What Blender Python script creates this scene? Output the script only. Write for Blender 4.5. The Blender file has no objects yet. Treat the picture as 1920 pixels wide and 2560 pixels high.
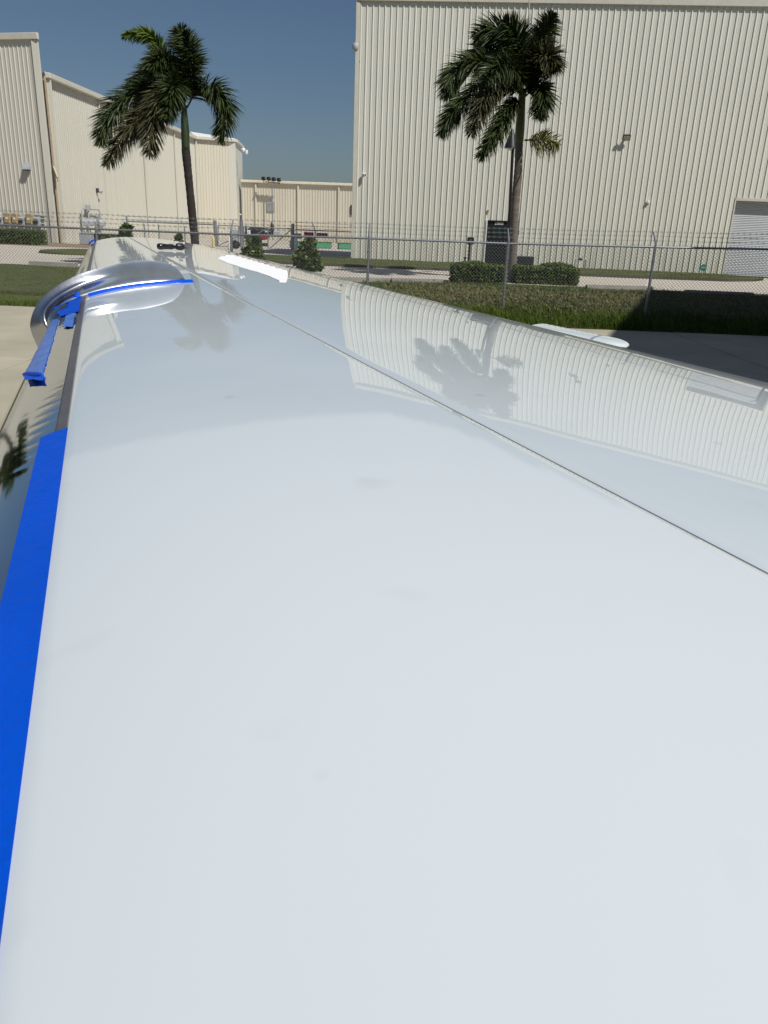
import bpy, math, random
import numpy as np
from mathutils import Vector, Matrix
rng = np.random.default_rng(7)
R_ = random.Random(11)
SC = bpy.context.scene
COL = SC.collection

# ------------------------------------------------------------------ camera
F, W, H = 1925.0, 1920.0, 2560.0          # the photograph's focal length and size in pixels
EYE, HOR, ROLL = 1.7, 572.0, 0.04
PIT = math.atan((H/2-HOR)/F)
fwd = np.array([0, math.cos(PIT), -math.sin(PIT)])
_R0 = np.array([1., 0, 0]); _U0 = np.array([0, math.sin(PIT), math.cos(PIT)])
up = math.cos(ROLL)*_U0-math.sin(ROLL)*_R0
rt = math.cos(ROLL)*_R0+math.sin(ROLL)*_U0
ORG = np.array([0, 0, EYE])
cd = bpy.data.cameras.new('camera'); cam = bpy.data.objects.new('camera', cd); COL.objects.link(cam)
cam.matrix_world = Matrix(((rt[0], up[0], -fwd[0], 0), (rt[1], up[1], -fwd[1], 0), (rt[2], up[2], -fwd[2], EYE), (0, 0, 0, 1)))
cd.sensor_fit = 'VERTICAL'; cd.sensor_height = 36; cd.sensor_width = 27; cd.lens = F/H*36
cd.clip_start = 0.02; cd.clip_end = 3000
SC.camera = cam

# ------------------------------------------------------------------ light
SUN = np.array([.45, -.45, .77]); SUN /= np.linalg.norm(SUN)
wd = bpy.data.worlds.new('World'); SC.world = wd; wd.use_nodes = True
nt = wd.node_tree; nt.nodes.clear()
sk = nt.nodes.new('ShaderNodeTexSky'); sk.sky_type = 'NISHITA'; sk.sun_disc = False
sk.sun_elevation = math.asin(SUN[2]); sk.sun_rotation = math.atan2(SUN[0], SUN[1])
sk.air_density = 1.0; sk.dust_density = 1.2; sk.ozone_density = 5.0; sk.altitude = 0
bg = nt.nodes.new('ShaderNodeBackground'); bg.inputs[1].default_value = 0.06
wo = nt.nodes.new('ShaderNodeOutputWorld')
nt.links.new(sk.outputs[0], bg.inputs[0]); nt.links.new(bg.outputs[0], wo.inputs[0])
sl = bpy.data.lights.new('sun', 'SUN'); sl.energy = 5.0; sl.angle = math.radians(.53); sl.color = (1, .97, .92)
so = bpy.data.objects.new('sun', sl); COL.objects.link(so)
so.rotation_euler = Vector(SUN).to_track_quat('Z', 'Y').to_euler(); so.location = (20, -40, 60)
SC.view_settings.view_transform = 'Standard'; SC.view_settings.look = 'None'
SC.view_settings.exposure = -.26; SC.view_settings.gamma = 1; SC.view_settings.use_curve_mapping = False
SC.render.engine = 'CYCLES'
SC.cycles.max_bounces = 8; SC.cycles.use_denoising = True

# ------------------------------------------------------------------ helpers
def ray(x, y): return fwd+(x-W/2)/F*rt-(y-H/2)/F*up
def at(x, y, Y):
    r = ray(x, y); return ORG+r*(Y/r[1])
def ground(x, y, z=0.):
    r = ray(x, y); return ORG+r*((z-EYE)/r[2])
def onplane(x, y, p, n):
    r = ray(x, y); t = np.dot(np.asarray(p)-ORG, n)/np.dot(r, n); return ORG+r*t

MATS = {}
def mat(name, col, rough=.6, metal=0., var=.12, scale=3., bump=0., bscale=40., spec=.5, stretch=None, col2=None, coat=0.):
    if name in MATS: return MATS[name]
    m = bpy.data.materials.new(name); m.use_nodes = True; n = m.node_tree.nodes; l = m.node_tree.links
    b = n['Principled BSDF']; b.inputs['Roughness'].default_value = rough; b.inputs['Metallic'].default_value = metal
    b.inputs['Specular IOR Level'].default_value = spec
    b.inputs['Coat Weight'].default_value = coat; b.inputs['Coat Roughness'].default_value = .04
    tc = n.new('ShaderNodeTexCoord'); mp = n.new('ShaderNodeMapping'); l.new(tc.outputs['Object'], mp.inputs[0])
    if stretch: mp.inputs['Scale'].default_value = stretch
    tx = n.new('ShaderNodeTexNoise'); tx.inputs['Scale'].default_value = scale; tx.inputs['Detail'].default_value = 6; tx.inputs['Roughness'].default_value = .6
    l.new(mp.outputs[0], tx.inputs['Vector'])
    rp = n.new('ShaderNodeValToRGB'); rp.color_ramp.elements[0].position = .3; rp.color_ramp.elements[1].position = .7
    c = np.array(col); c2 = np.array(col2) if col2 is not None else c*(1+var); c1 = c*(1-var) if col2 is None else c
    rp.color_ramp.elements[0].color = (*np.clip(c1, 0, 1), 1); rp.color_ramp.elements[1].color = (*np.clip(c2, 0, 1), 1)
    l.new(tx.outputs[0], rp.inputs[0]); l.new(rp.outputs[0], b.inputs['Base Color'])
    if bump:
        bt = n.new('ShaderNodeTexNoise'); bt.inputs['Scale'].default_value = bscale; bt.inputs['Detail'].default_value = 4
        l.new(mp.outputs[0], bt.inputs['Vector'])
        bp = n.new('ShaderNodeBump'); bp.inputs['Strength'].default_value = bump; bp.inputs['Distance'].default_value = .02
        l.new(bt.outputs[0], bp.inputs['Height']); l.new(bp.outputs[0], b.inputs['Normal'])
    MATS[name] = m; return m

def tag(o, label=None, cat=None, group=None, kind=None):
    if label: o['label'] = label
    if cat: o['category'] = cat
    if group: o['group'] = group
    if kind: o['kind'] = kind
    return o
def grime(m):
    n = m.node_tree.nodes; l = m.node_tree.links; b = n['Principled BSDF']; src = b.inputs['Base Color'].links[0].from_socket
    g = n.new('ShaderNodeNewGeometry'); sp = n.new('ShaderNodeSeparateXYZ'); l.new(g.outputs['Position'], sp.inputs[0])
    nz = n.new('ShaderNodeTexNoise'); nz.inputs['Scale'].default_value = 1.0; nz.inputs['Detail'].default_value = 5
    mp = n.new('ShaderNodeMapping'); mp.inputs['Scale'].default_value = (5, 5, .12); l.new(g.outputs['Position'], mp.inputs[0]); l.new(mp.outputs[0], nz.inputs['Vector'])
    mr = n.new('ShaderNodeMapRange'); mr.inputs['From Min'].default_value = .1; mr.inputs['From Max'].default_value = 2.2; mr.inputs['To Min'].default_value = .55; mr.inputs['To Max'].default_value = .10; l.new(sp.outputs['Z'], mr.inputs['Value'])
    r_ = n.new('ShaderNodeValToRGB'); e = r_.color_ramp.elements; e[0].position = .42; e[1].position = .75; l.new(nz.outputs[0], r_.inputs[0])
    mu = n.new('ShaderNodeMath'); mu.operation = 'MULTIPLY'; l.new(mr.outputs[0], mu.inputs[0]); l.new(r_.outputs[0], mu.inputs[1])
    mx = n.new('ShaderNodeMix'); mx.data_type = 'RGBA'; mx.inputs[7].default_value = (.30, .26, .19, 1); l.new(mu.outputs[0], mx.inputs[0]); l.new(src, mx.inputs[6]); l.new(mx.outputs[2], b.inputs['Base Color'])
def thing(name, loc, label, cat, group=None):
    o = bpy.data.objects.new(name, None); COL.objects.link(o); o.location = tuple(float(v) for v in loc); o.empty_display_size = .2
    return tag(o, label, cat, group)
def wloc(o):
    v = Vector((0, 0, 0))
    while o is not None: v = v+o.location; o = o.parent
    return v

class MB:
    def __init__(s): s.v = []; s.f = []; s.n = 0
    def add(s, v, f):
        s.v.append(np.asarray(v, float).reshape(-1, 3)); b = s.n
        s.f.extend([tuple(int(i)+b for i in q) for q in f]); s.n += len(s.v[-1])
    def box(s, c, d, ax=None):
        x, y, z = (np.array(a, float) for a in (ax or ((1, 0, 0), (0, 1, 0), (0, 0, 1)))); c = np.array(c, float)
        v = [c+x*d[0]/2*i+y*d[1]/2*j+z*d[2]/2*k for k in (-1, 1) for j in (-1, 1) for i in (-1, 1)]
        s.add(v, [(0, 2, 3, 1), (4, 5, 7, 6), (0, 1, 5, 4), (2, 6, 7, 3), (0, 4, 6, 2), (1, 3, 7, 5)]); return s
    def bbox(s, c, d, b=.01, ax=None):     # box with chamfered vertical and top edges
        x, y, z = (np.array(a, float) for a in (ax or ((1, 0, 0), (0, 1, 0), (0, 0, 1)))); c = np.array(c, float)
        hx, hy, hz = d[0]/2, d[1]/2, d[2]/2
        def ring(ex, ey, zz): return [c+x*px+y*py+z*zz for px, py in ((-ex+b, -ey), (ex-b, -ey), (ex, -ey+b), (ex, ey-b), (ex-b, ey), (-ex+b, ey), (-ex, ey-b), (-ex, -ey+b))]
        v = ring(hx-b, hy-b, -hz)+ring(hx, hy, -hz+b)+ring(hx, hy, hz-b)+ring(hx-b, hy-b, hz)
        f = [tuple(range(7, -1, -1)), tuple(range(24, 32))]
        for r in range(3):
            for i in range(8): j = (i+1) % 8; f.append((r*8+i, r*8+j, r*8+8+j, r*8+8+i))
        s.add(v, f); return s
    def tube(s, pts, r, n=8, caps=True, close=False):
        pts = np.asarray(pts, float); k = len(pts); rr = np.broadcast_to(np.asarray(r, float), (k,))
        T = np.gradient(pts, axis=0) if k > 2 else np.repeat([pts[-1]-pts[0]], k, 0)
        T /= np.linalg.norm(T, axis=1)[:, None]+1e-12
        a = np.array([0, 0, 1.]) if abs(T[0][2]) < .9 else np.array([1., 0, 0])
        N = np.cross(T[0], a); N /= np.linalg.norm(N); v = []
        for i in range(k):
            N = N-T[i]*np.dot(N, T[i]); N /= np.linalg.norm(N); B = np.cross(T[i], N)
            for j in range(n):
                th = 2*math.pi*j/n; v.append(pts[i]+rr[i]*(math.cos(th)*N+math.sin(th)*B))
        f = [(i*n+j, i*n+(j+1) % n, (i+1)*n+(j+1) % n, (i+1)*n+j) for i in range(k-1) for j in range(n)]
        if caps: f += [tuple(range(n-1, -1, -1)), tuple((k-1)*n+j for j in range(n))]
        s.add(v, f); return s
    def lathe(s, prof, c, axis=(0, 0, 1), n=16):
        ax = np.array(axis, float); ax /= np.linalg.norm(ax)
        a = np.array([1., 0, 0]) if abs(ax[0]) < .9 else np.array([0, 1., 0]); N = np.cross(ax, a); N /= np.linalg.norm(N); B = np.cross(ax, N)
        c = np.array(c, float); v = [c+ax*h+max(r, 1e-4)*(math.cos(2*math.pi*j/n)*N+math.sin(2*math.pi*j/n)*B) for r, h in prof for j in range(n)]
        k = len(prof); s.add(v, [(i*n+j, i*n+(j+1) % n, (i+1)*n+(j+1) % n, (i+1)*n+j) for i in range(k-1) for j in range(n)]+[tuple(range(n-1, -1, -1)), tuple((k-1)*n+j for j in range(n))]); return s
    def grid(s, P, closeu=False):
        P = np.asarray(P, float); a, b = P.shape[:2]
        s.add(P.reshape(-1, 3), [(i*b+j, (i+1)*b+j, (i+1)*b+j+1, i*b+j+1) for i in range(a-1) for j in range(b-1)]); return s
    def prism(s, poly, d):                # polygon (3-D points) extruded along d
        P = np.asarray(poly, float); n = len(P); d = np.array(d, float)
        s.add(np.vstack([P, P+d]), [tuple(range(n-1, -1, -1)), tuple(range(n, 2*n))]+[(i, (i+1) % n, n+(i+1) % n, n+i) for i in range(n)]); return s
    def build(s, name, m, parent=None, smooth=False, kind=None, angle=None):
        v = np.vstack(s.v)
        if parent is not None: v = v-np.array(wloc(parent))
        me = bpy.data.meshes.new(name); me.from_pydata(v.tolist(), [], s.f); me.materials.append(m)
        if smooth:
            me.polygons.foreach_set('use_smooth', [True]*len(me.polygons))
            if angle: me.set_sharp_from_angle(angle=math.radians(angle))
        me.update(); o = bpy.data.objects.new(name, me); COL.objects.link(o)
        if parent is not None: o.parent = parent
        if kind: o['kind'] = kind
        return o
def dup(o, parent=None):
    c = o.copy(); COL.objects.link(c)
    if parent is not None: c.parent = parent
    for ch in list(o.children): dup(ch, c)
    return c
def soup(name, V, Fn, m, parent=None, kind=None, smooth=False):     # fast mesh from a (k, Fn, 3) vertex array, Fn verts per face
    V = np.asarray(V, np.float64).reshape(-1, 3)
    if parent is not None: V = V-np.array(wloc(parent))
    k = len(V)//Fn; me = bpy.data.meshes.new(name); me.vertices.add(len(V)); me.vertices.foreach_set('co', V.ravel())
    me.loops.add(len(V)); me.loops.foreach_set('vertex_index', np.arange(len(V), dtype=np.int32))
    me.polygons.add(k); me.polygons.foreach_set('loop_start', np.arange(0, len(V), Fn, dtype=np.int32)); me.polygons.foreach_set('loop_total', np.full(k, Fn, np.int32))
    me.materials.append(m); me.update(calc_edges=True); me.validate()
    o = bpy.data.objects.new(name, me); COL.objects.link(o)
    if parent is not None: o.parent = parent
    if kind: o['kind'] = kind
    return o
def catmull(P, n):
    P = np.asarray(P, float); P = np.vstack([2*P[0]-P[1], P, 2*P[-1]-P[-2]]); k = len(P)-3; out = []
    for t in np.linspace(0, k-1e-6, n):
        i = int(t); u = t-i; a, b, c, d = P[i:i+4]
        out.append(.5*((2*b)+(c-a)*u+(2*a-5*b+4*c-d)*u*u+(3*b-a-3*c+d)*u**3))
    return np.array(out)
def text(name, body, size, loc, rot, m, parent, ext=.004):
    cu = bpy.data.curves.new(name, 'FONT'); cu.body = body; cu.size = size; cu.align_x = 'CENTER'; cu.align_y = 'CENTER'; cu.extrude = ext; cu.materials.append(m)
    o = bpy.data.objects.new(name, cu); COL.objects.link(o); o.parent = parent
    me = bpy.data.meshes.new_from_object(o); COL.objects.unlink(o); bpy.data.objects.remove(o); o = bpy.data.objects.new(name, me); COL.objects.link(o); o.parent = parent
    o.location = Vector(loc)-wloc(parent); o.rotation_euler = rot; return o

# ------------------------------------------------------------------ materials
M_wall = mat('beige_steel', (.66, .65, .57), .45, var=.05, scale=.6, stretch=(1, 1, .15))
M_wall2 = mat('cream_steel', (.58, .565, .485), .45, var=.06, scale=.5, stretch=(1, 1, .12))
M_wall3 = mat('tan_steel', (.60, .56, .46), .5, var=.06, scale=.5, stretch=(1, 1, .12))
for m_ in (M_wall, M_wall2, M_wall3): grime(m_)
M_trim = mat('trim_paint', (.56, .54, .46), .45, var=.05)
M_roof = mat('roof_metal', (.55, .56, .57), .4, .0, var=.08)
M_wroof = mat('white_roof', (.80, .80, .78), .5, var=.03)
M_galv = mat('galvanised_steel', (.30, .32, .35), .45, .7, var=.2, scale=25)
M_wire = mat('fence_wire', (.27, .29, .29), .5, .5, var=.15, scale=20)
M_black = mat('black_paint', (.012, .012, .014), .4, var=.2)
M_dark = mat('dark_grey', (.05, .052, .056), .5, var=.2)
M_grey = mat('grey_box_paint', (.36, .38, .39), .5, var=.1)
M_tan = mat('tan_box_paint', (.40, .31, .17), .5, var=.1)
M_white = mat('white_paint', (.78, .78, .76), .45, var=.03)
M_red = mat('red_paint', (.50, .02, .03), .4, var=.1)
M_glass = mat('dark_glass', (.02, .035, .035), .06, var=.1, spec=.6)
M_conc = mat('concrete', (.40, .365, .275), .85, var=.13, scale=.9, bump=.25, bscale=60)
M_concd = mat('old_concrete', (.27, .25, .22), .9, var=.15, scale=3, bump=.3)
M_pave = mat('pavement_concrete', (.50, .45, .38), .85, var=.07, scale=.7, bump=.2, bscale=50)
M_joint = mat('joint_filler', (.07, .065, .06), .9)
M_lawn = mat('lawn_soil', (.06, .07, .016), .95, col2=(.09, .10, .026), scale=2.2, bump=.6, bscale=30)
M_grass = mat('grass_blade', (.058, .088, .014), .6, col2=(.095, .122, .026), scale=1.1, spec=.2)
M_grass2 = mat('green_blade', (.055, .09, .012), .55, col2=(.085, .125, .018), scale=1.1, spec=.2)
M_straw = mat('straw_blade', (.22, .185, .08), .7, col2=(.13, .13, .045), scale=1.3, spec=.2)
M_frond = mat('palm_leaf', (.028, .045, .015), .42, col2=(.06, .08, .024), scale=1.5, spec=.3)
M_frondo = mat('palm_leaf_olive', (.045, .045, .018), .55, col2=(.085, .08, .035), scale=1.5, spec=.3)
M_frondy = mat('palm_leaf_yellow', (.17, .17, .03), .55, col2=(.09, .11, .025), scale=1.5, spec=.25)
M_frondl = mat('palm_leaf_young', (.05, .10, .012), .5, col2=(.11, .16, .02), scale=1.5, spec=.25)
M_trunk = mat('palm_trunk', (.21, .18, .155), .9, col2=(.125, .10, .085), scale=2.5, bump=.7, bscale=18, stretch=(1, 1, 5))
M_trunkd = mat('palm_trunk_dark', (.038, .028, .025), .9, col2=(.024, .018, .017), scale=2.5, bump=.7, bscale=18, stretch=(1, 1, 5))
M_shaft = mat('crownshaft_green', (.17, .17, .065), .5, col2=(.11, .13, .045), scale=2, stretch=(1, 1, .3))
M_shaftd = mat('crownshaft_dark', (.025, .045, .018), .5, col2=(.035, .06, .02), scale=2, stretch=(1, 1, .3))
M_hedge = mat('hedge_leaf', (.045, .075, .012), .5, col2=(.12, .165, .025), scale=4, spec=.3)
M_hedge2 = mat('shrub_leaf', (.035, .06, .012), .4, col2=(.11, .15, .03), scale=3, spec=.45)
M_stem = mat('twig_bark', (.05, .04, .03), .9)
M_mulch = mat('mulch', (.20, .14, .09), .95, col2=(.30, .23, .16), scale=9, bump=.8, bscale=25)
M_tape = mat('blue_tape', (.0, .080, .60), .5, var=.07, scale=6, bump=.12, bscale=55, spec=.15)
M_tapec = mat('blue_tape_glossy', (.05, .19, .68), .28, var=.12, scale=14, bump=.4, bscale=28, spec=.6)
M_wstrip = mat('white_strip', (.93, .94, .93), .55, var=.01, spec=.2)
M_rubber = mat('seal_strip', (.075, .07, .075), .3, var=.25, scale=12, spec=.5)
M_gap = mat('panel_gap', (.27, .29, .32), .8, spec=.1)
M_green = mat('green_plastic', (.08, .30, .16), .5, var=.08)
M_teal = mat('teal_sign', (.0, .22, .15), .4, var=.02)

def wing_paint():
    m = bpy.data.materials.new('white_wing_paint'); m.use_nodes = True; n = m.node_tree.nodes; l = m.node_tree.links
    b = n['Principled BSDF']; b.inputs['Specular IOR Level'].default_value = .5
    at_ = n.new('ShaderNodeAttribute'); at_.attribute_name = 'painted_reflection'
    tc = n.new('ShaderNodeTexCoord')
    t1 = n.new('ShaderNodeTexNoise'); t1.inputs['Scale'].default_value = 2.2; t1.inputs['Detail'].default_value = 5; l.new(tc.outputs['Object'], t1.inputs['Vector'])
    r1 = n.new('ShaderNodeValToRGB'); e = r1.color_ramp.elements; e[0].position = .38; e[1].position = .62
    e[0].color = (.57, .635, .66, 1); e[1].color = (.595, .655, .68, 1); l.new(t1.outputs[0], r1.inputs[0])
    # faint grey smudges
    t2 = n.new('ShaderNodeTexNoise'); t2.inputs['Scale'].default_value = 7; t2.inputs['Detail'].default_value = 2; l.new(tc.outputs['Object'], t2.inputs['Vector'])
    r2 = n.new('ShaderNodeValToRGB'); q = r2.color_ramp.elements; q[0].position = .67; q[1].position = .80; q[0].color = (0, 0, 0, 1); q[1].color = (1, 1, 1, 1); l.new(t2.outputs[0], r2.inputs[0])
    mu = n.new('ShaderNodeMath'); mu.operation = 'MULTIPLY'; mu.inputs[1].default_value = .22; l.new(r2.outputs[0], mu.inputs[0])
    mx = n.new('ShaderNodeMix'); mx.data_type = 'RGBA'; mx.inputs[7].default_value = (.46, .48, .52, 1); pass
    mx2 = n.new('ShaderNodeMix'); mx2.data_type = 'RGBA'; mx2.inputs[7].default_value = (.67, .725, .745, 1)  # lighter near skin: a bright sky reflection painted into the base colour
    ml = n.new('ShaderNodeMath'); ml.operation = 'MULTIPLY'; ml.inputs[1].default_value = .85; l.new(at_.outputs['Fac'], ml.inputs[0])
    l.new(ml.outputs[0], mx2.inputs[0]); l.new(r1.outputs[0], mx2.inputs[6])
    t3 = n.new('ShaderNodeTexVoronoi'); t3.inputs['Scale'].default_value = 4.2; l.new(tc.outputs['Object'], t3.inputs['Vector'])
    r3 = n.new('ShaderNodeValToRGB'); w3 = r3.color_ramp.elements; w3[0].position = .028; w3[1].position = .06; w3[0].color = (.5, .5, .5, 1); w3[1].color = (0, 0, 0, 1); l.new(t3.outputs['Distance'], r3.inputs[0])
    ad = n.new('ShaderNodeMath'); ad.operation = 'MAXIMUM'; l.new(mu.outputs[0], ad.inputs[0]); l.new(r3.outputs[0], ad.inputs[1])
    l.new(ad.outputs[0], mx.inputs[0]); l.new(mx2.outputs[2], mx.inputs[6]); l.new(mx.outputs[2], b.inputs['Base Color'])
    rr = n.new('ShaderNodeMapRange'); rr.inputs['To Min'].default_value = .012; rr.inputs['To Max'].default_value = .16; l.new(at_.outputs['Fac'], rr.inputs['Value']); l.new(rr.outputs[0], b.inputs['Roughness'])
    return m
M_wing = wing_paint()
M_chrome = mat('polished_aluminium', (.66, .67, .69), .05, 1., var=.04, scale=6)
M_chrome2 = mat('polished_fence_metal', (.52, .54, .57), .27, 1., var=.12, scale=9, bump=.05, bscale=14)

# ------------------------------------------------------------------ ground
def sheet(name, m, x0, x1, y0, y1, z, kind='structure', parent=None):
    o = MB().grid(np.array([[(x0, y0, z), (x1, y0, z)], [(x0, y1, z), (x1, y1, z)]])[:, ::1].transpose(1, 0, 2)).build(name, m, parent)
    o['kind'] = kind; return o
sheet('ground', M_lawn, -1500, 1500, -600, 2400, -.06)
AY = 15.5                                   # far edge of the apron
apron = sheet('apron', M_joint, -46, 46, -20, AY, -.014)
xj = [-44.5+5*i for i in range(19)]; yj = [AY, 13.75, 9.62, 5.4, 1.2, -3, -7.2, -11.4, -15.6]
for i in range(len(xj)-1):
    for j in range(len(yj)-1):
        if xj[i] < -25 or xj[i] > 20 or yj[j] < -4: continue
        MB().bbox(((xj[i]+xj[i+1])/2, (yj[j]+yj[j+1])/2, -.02+R_.uniform(-.0015, .0015)), (5-.022, yj[j]-yj[j+1]-.022, .04), .006).build('concrete_slab', M_conc, apron)
sheet('yard_pavement', M_pave, -120, 120, 28.9, 150, -.012)
def mound(x, y):
    sx = np.clip((x+2.0)/4.5, 0, 1); sx = sx*sx*(3-2*sx)
    sy = np.clip((y-15.6)/2.6, 0, 1)*np.clip((28.3-y)/4.5, 0, 1)
    return .06*sx*sy*(1+.12*np.sin(x*1.7)+.1*np.sin(y*2.3+x))
gx, gy = np.meshgrid(np.linspace(-40, 40, 161), np.linspace(AY+.03, 28.9, 42), indexing='ij')
ed = (gy > 28.8)*.0
MB().grid(np.stack([gx, gy, mound(gx, gy)+.012*np.sin(gx*3.1)*np.sin(gy*2.7)], -1)).build('lawn', M_lawn, None, True, 'structure')

def blades(n, x0, x1, y0, y1, hmin, hmax, w, lean, m, name, dens=None, seg=2, zf=mound, head=False):
    x = rng.uniform(x0, x1, n); y = rng.uniform(y0, y1, n)
    if dens is not None:
        k = rng.uniform(0, 1, n) < dens(x, y); x, y = x[k], y[k]; n = len(x)
    z = zf(x, y) if zf else np.zeros(n); h = rng.uniform(hmin, hmax, n)*(.75+.25*np.sin(x*2.1+1.3)*np.sin(y*1.9)); a = rng.uniform(0, 2*np.pi, n)
    b = rng.uniform(0, 2*np.pi, n); ln = np.abs(rng.normal(0, lean, n))*h
    d = np.stack([np.cos(b)*ln-.35*h*lean, np.sin(b)*ln, np.zeros(n)], -1); s = np.stack([np.cos(a), np.sin(a), np.zeros(n)], -1)*w/2*rng.uniform(.7, 1.4, n)[:, None]
    p0 = np.stack([x, y, z-.01], -1); p1 = p0+d*.35+np.stack([0*h, 0*h, h*.6], -1); p2 = p0+d+np.stack([0*h, 0*h, h], -1)
    if seg == 1: soup(name, np.stack([p0-s, p0+s, p2], 1), 3, m, kind='stuff'); return
    q = np.stack([p0-s, p0+s, p1+s*.8, p1-s*.8, p1-s*.8, p1+s*.8, p2+s*.15, p2-s*.15], 1).reshape(-1, 4, 3)
    if head:
        e = (p2-p1); e /= np.linalg.norm(e, axis=1)[:, None]; t = np.cross(e, np.stack([np.cos(a), np.sin(a), 0*a], -1)); t /= np.linalg.norm(t, axis=1)[:, None]+1e-9
        hw = rng.uniform(.008, .016, n)[:, None]; hl = rng.uniform(.05, .12, n)[:, None]
        q2 = np.stack([p2-e*.01, p2+e*hl*.5+t*hw, p2+e*hl, p2+e*hl*.5-t*hw], 1); q = np.vstack([q, q2])
    soup(name, q, 4, m, kind='stuff')
frontd = lambda x, y: np.clip(1.1-(y-AY)/2.9, 0, 1)**1.3
backd = lambda x, y: np.clip((y-AY-.2)/1.6, 0.25, 1)
blades(46000, -.5, 13, AY+.03, 18.8, .12, .42, .010, .5, M_grass2, 'tall_grass', frontd)
blades(44000, -1, 15, AY+.1, 27.5, .05, .17, .010, .6, M_grass, 'meadow_grass', backd)
blades(9000, -.2, 14, AY+.7, 22.5, .14, .36, .006, .7, M_straw, 'seed_grass', backd, head=True)
blades(60000, -17, .5, AY+.02, 28.8, .03, .075, .012, .6, M_grass, 'mown_grass', None, seg=1)
blades(9000, -12, .5, AY+.02, 16.6, .06, .15, .013, .5, M_grass2, 'lawn_edge_grass', lambda x, y: np.clip(1.1-(y-AY), 0, 1), seg=1)
blades(14000, 0, 16, AY+2, 28.8, .05, .12, .014, .6, M_grass, 'lawn_grass', None, seg=1)

# ------------------------------------------------------------------ buildings
def basis(p0, p1):
    ex = np.array([p1[0]-p0[0], p1[1]-p0[1], 0.]); L = np.linalg.norm(ex); ex /= L
    return ex, np.array([ex[1], -ex[0], 0.]), L     # n points towards the viewer's side when p0 is left of p1
def rib_profile(x0, x1, pitch, ribs=True):
    pts = []
    k0 = math.floor(x0/pitch)-1
    for k in range(k0, int(x1/pitch)+2):
        c = k*pitch+pitch/2
        pts += [(c-.034, 0), (c-.022, .041), (c+.012, .041), (c+.046, 0)]
        if pitch < .5:
            for o in (pitch/3, 2*pitch/3): pts += [(c+o-.022, 0), (c+o-.012, .005), (c+o+.012, .005), (c+o+.022, 0)]
    pts.sort(); xs = [p[0] for p in pts]; hs = [p[1] for p in pts]
    inner = [(x, h) for x, h in pts if x0+1e-4 < x < x1-1e-4]
    return [(x0, float(np.interp(x0, xs, hs)))]+inner+[(x1, float(np.interp(x1, xs, hs)))]
def panel_wall(root, p0, p1, ztop, m, pitch=.305, per=3, holes=(), zb=0., name='wall_panel'):
    """One object per steel sheet; holes = (x0, x1, z) openings that start at the ground and end at height z."""
    ex, n, L = basis(p0, p1); cuts = sorted(set([round(i*pitch*per, 4) for i in range(int(L/(pitch*per))+1)]+[L]+[c for h in holes for c in h[:2]]))
    cuts = [c for i, c in enumerate(cuts) if i == 0 or c-cuts[i-1] > .01]
    cache = {}; w0 = np.array(wloc(root)); ang = math.atan2(ex[1], ex[0])
    for a, b in zip(cuts[:-1], cuts[1:]):
        bot = zb
        for h in holes:
            if h[0]-.02 <= (a+b)/2 <= h[1]+.02: bot = h[2]
        key = (round(b-a, 3), round(a % (pitch*per), 3), bot)
        if key not in cache:
            pr = [(x-a, h) for x, h in rib_profile(a, b, pitch)]
            P = np.array([[(x, -h, bot), (x, -h, ztop)] for x, h in pr]); P = P[:, ::-1]
            mb = MB(); mb.grid(P); x_ = b-a
            mb.add([(0, .04, bot), (x_, .04, bot), (x_, .04, ztop), (0, .04, ztop)], [(0, 1, 2, 3)])
            mb.add([(0, 0, bot), (0, .04, bot), (0, .04, ztop), (0, 0, ztop)], [(0, 1, 2, 3)])
            me = bpy.data.meshes.new(name); me.from_pydata(np.vstack(mb.v).tolist(), [], mb.f); me.materials.append(m); me.update(); cache[key] = me
        o = bpy.data.objects.new(name, cache[key]); COL.objects.link(o); o.parent = root
        q = np.array([p0[0], p0[1], 0])+ex*a-w0; o.location = tuple(q); o.rotation_euler = (0, 0, ang)
    return ex, n, L
def trim(root, name, a, b, w, d, m, off=(0, 0, 0)):   # square bar from a to b
    a = np.array(a, float)+off; b = np.array(b, float)+off; ax = (b-a); L = np.linalg.norm(ax); ax /= L
    z = np.array([0, 0, 1.]) if abs(ax[2]) < .9 else np.array([0, 1., 0]); y = np.cross(z, ax); y /= np.linalg.norm(y); z = np.cross(ax, y)
    return MB().bbox((a+b)/2, (L, w, d), min(w, d)*.12, (ax, y, z)).build(name, m, root)

# right hangar
A = at(889, 330, 45.0); zR = at(898, 0, 45.0)[2]; A[2] = 0
lo, hi = 38., 50.
for _ in range(50):
    mid = (lo+hi)/2
    if at(1920, 16, mid)[2] > zR: hi = mid
    else: lo = mid
B0 = at(1920, 16, mid); B0[2] = 0
exR, nR, _ = basis(A, B0); B = A+exR*30.5
rb = thing('metal_hangar', A, 'tall beige ribbed steel hangar with a black door behind the right palm', 'hangar')
def onR(x, y): return onplane(x, y, A, nR)
def xR(x, y): return float(np.dot(onR(x, y)-A, exR))
dX0, dX1, dZ = xR(1209, 640), xR(1279, 640), onR(1240, 551)[2]
rX0, rX1, rZ = xR(1812, 640), xR(1812, 640)+4.6, onR(1860, 494)[2]
panel_wall(rb, A, B, zR-.02, M_wall, holes=((dX0, dX1, dZ), (rX0, rX1, rZ)))
trim(rb, 'eave_trim', A-exR*.05, B, .16, .30, M_trim, nR*.06+np.array([0, 0, zR+.10]))
trim(rb, 'corner_trim', A+np.array([0, 0, .0]), A+np.array([0, 0, zR-.06]), .22, .12, M_trim, nR*.03-exR*.0)
C_ = A-nR*9; D_ = B-nR*9
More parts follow.
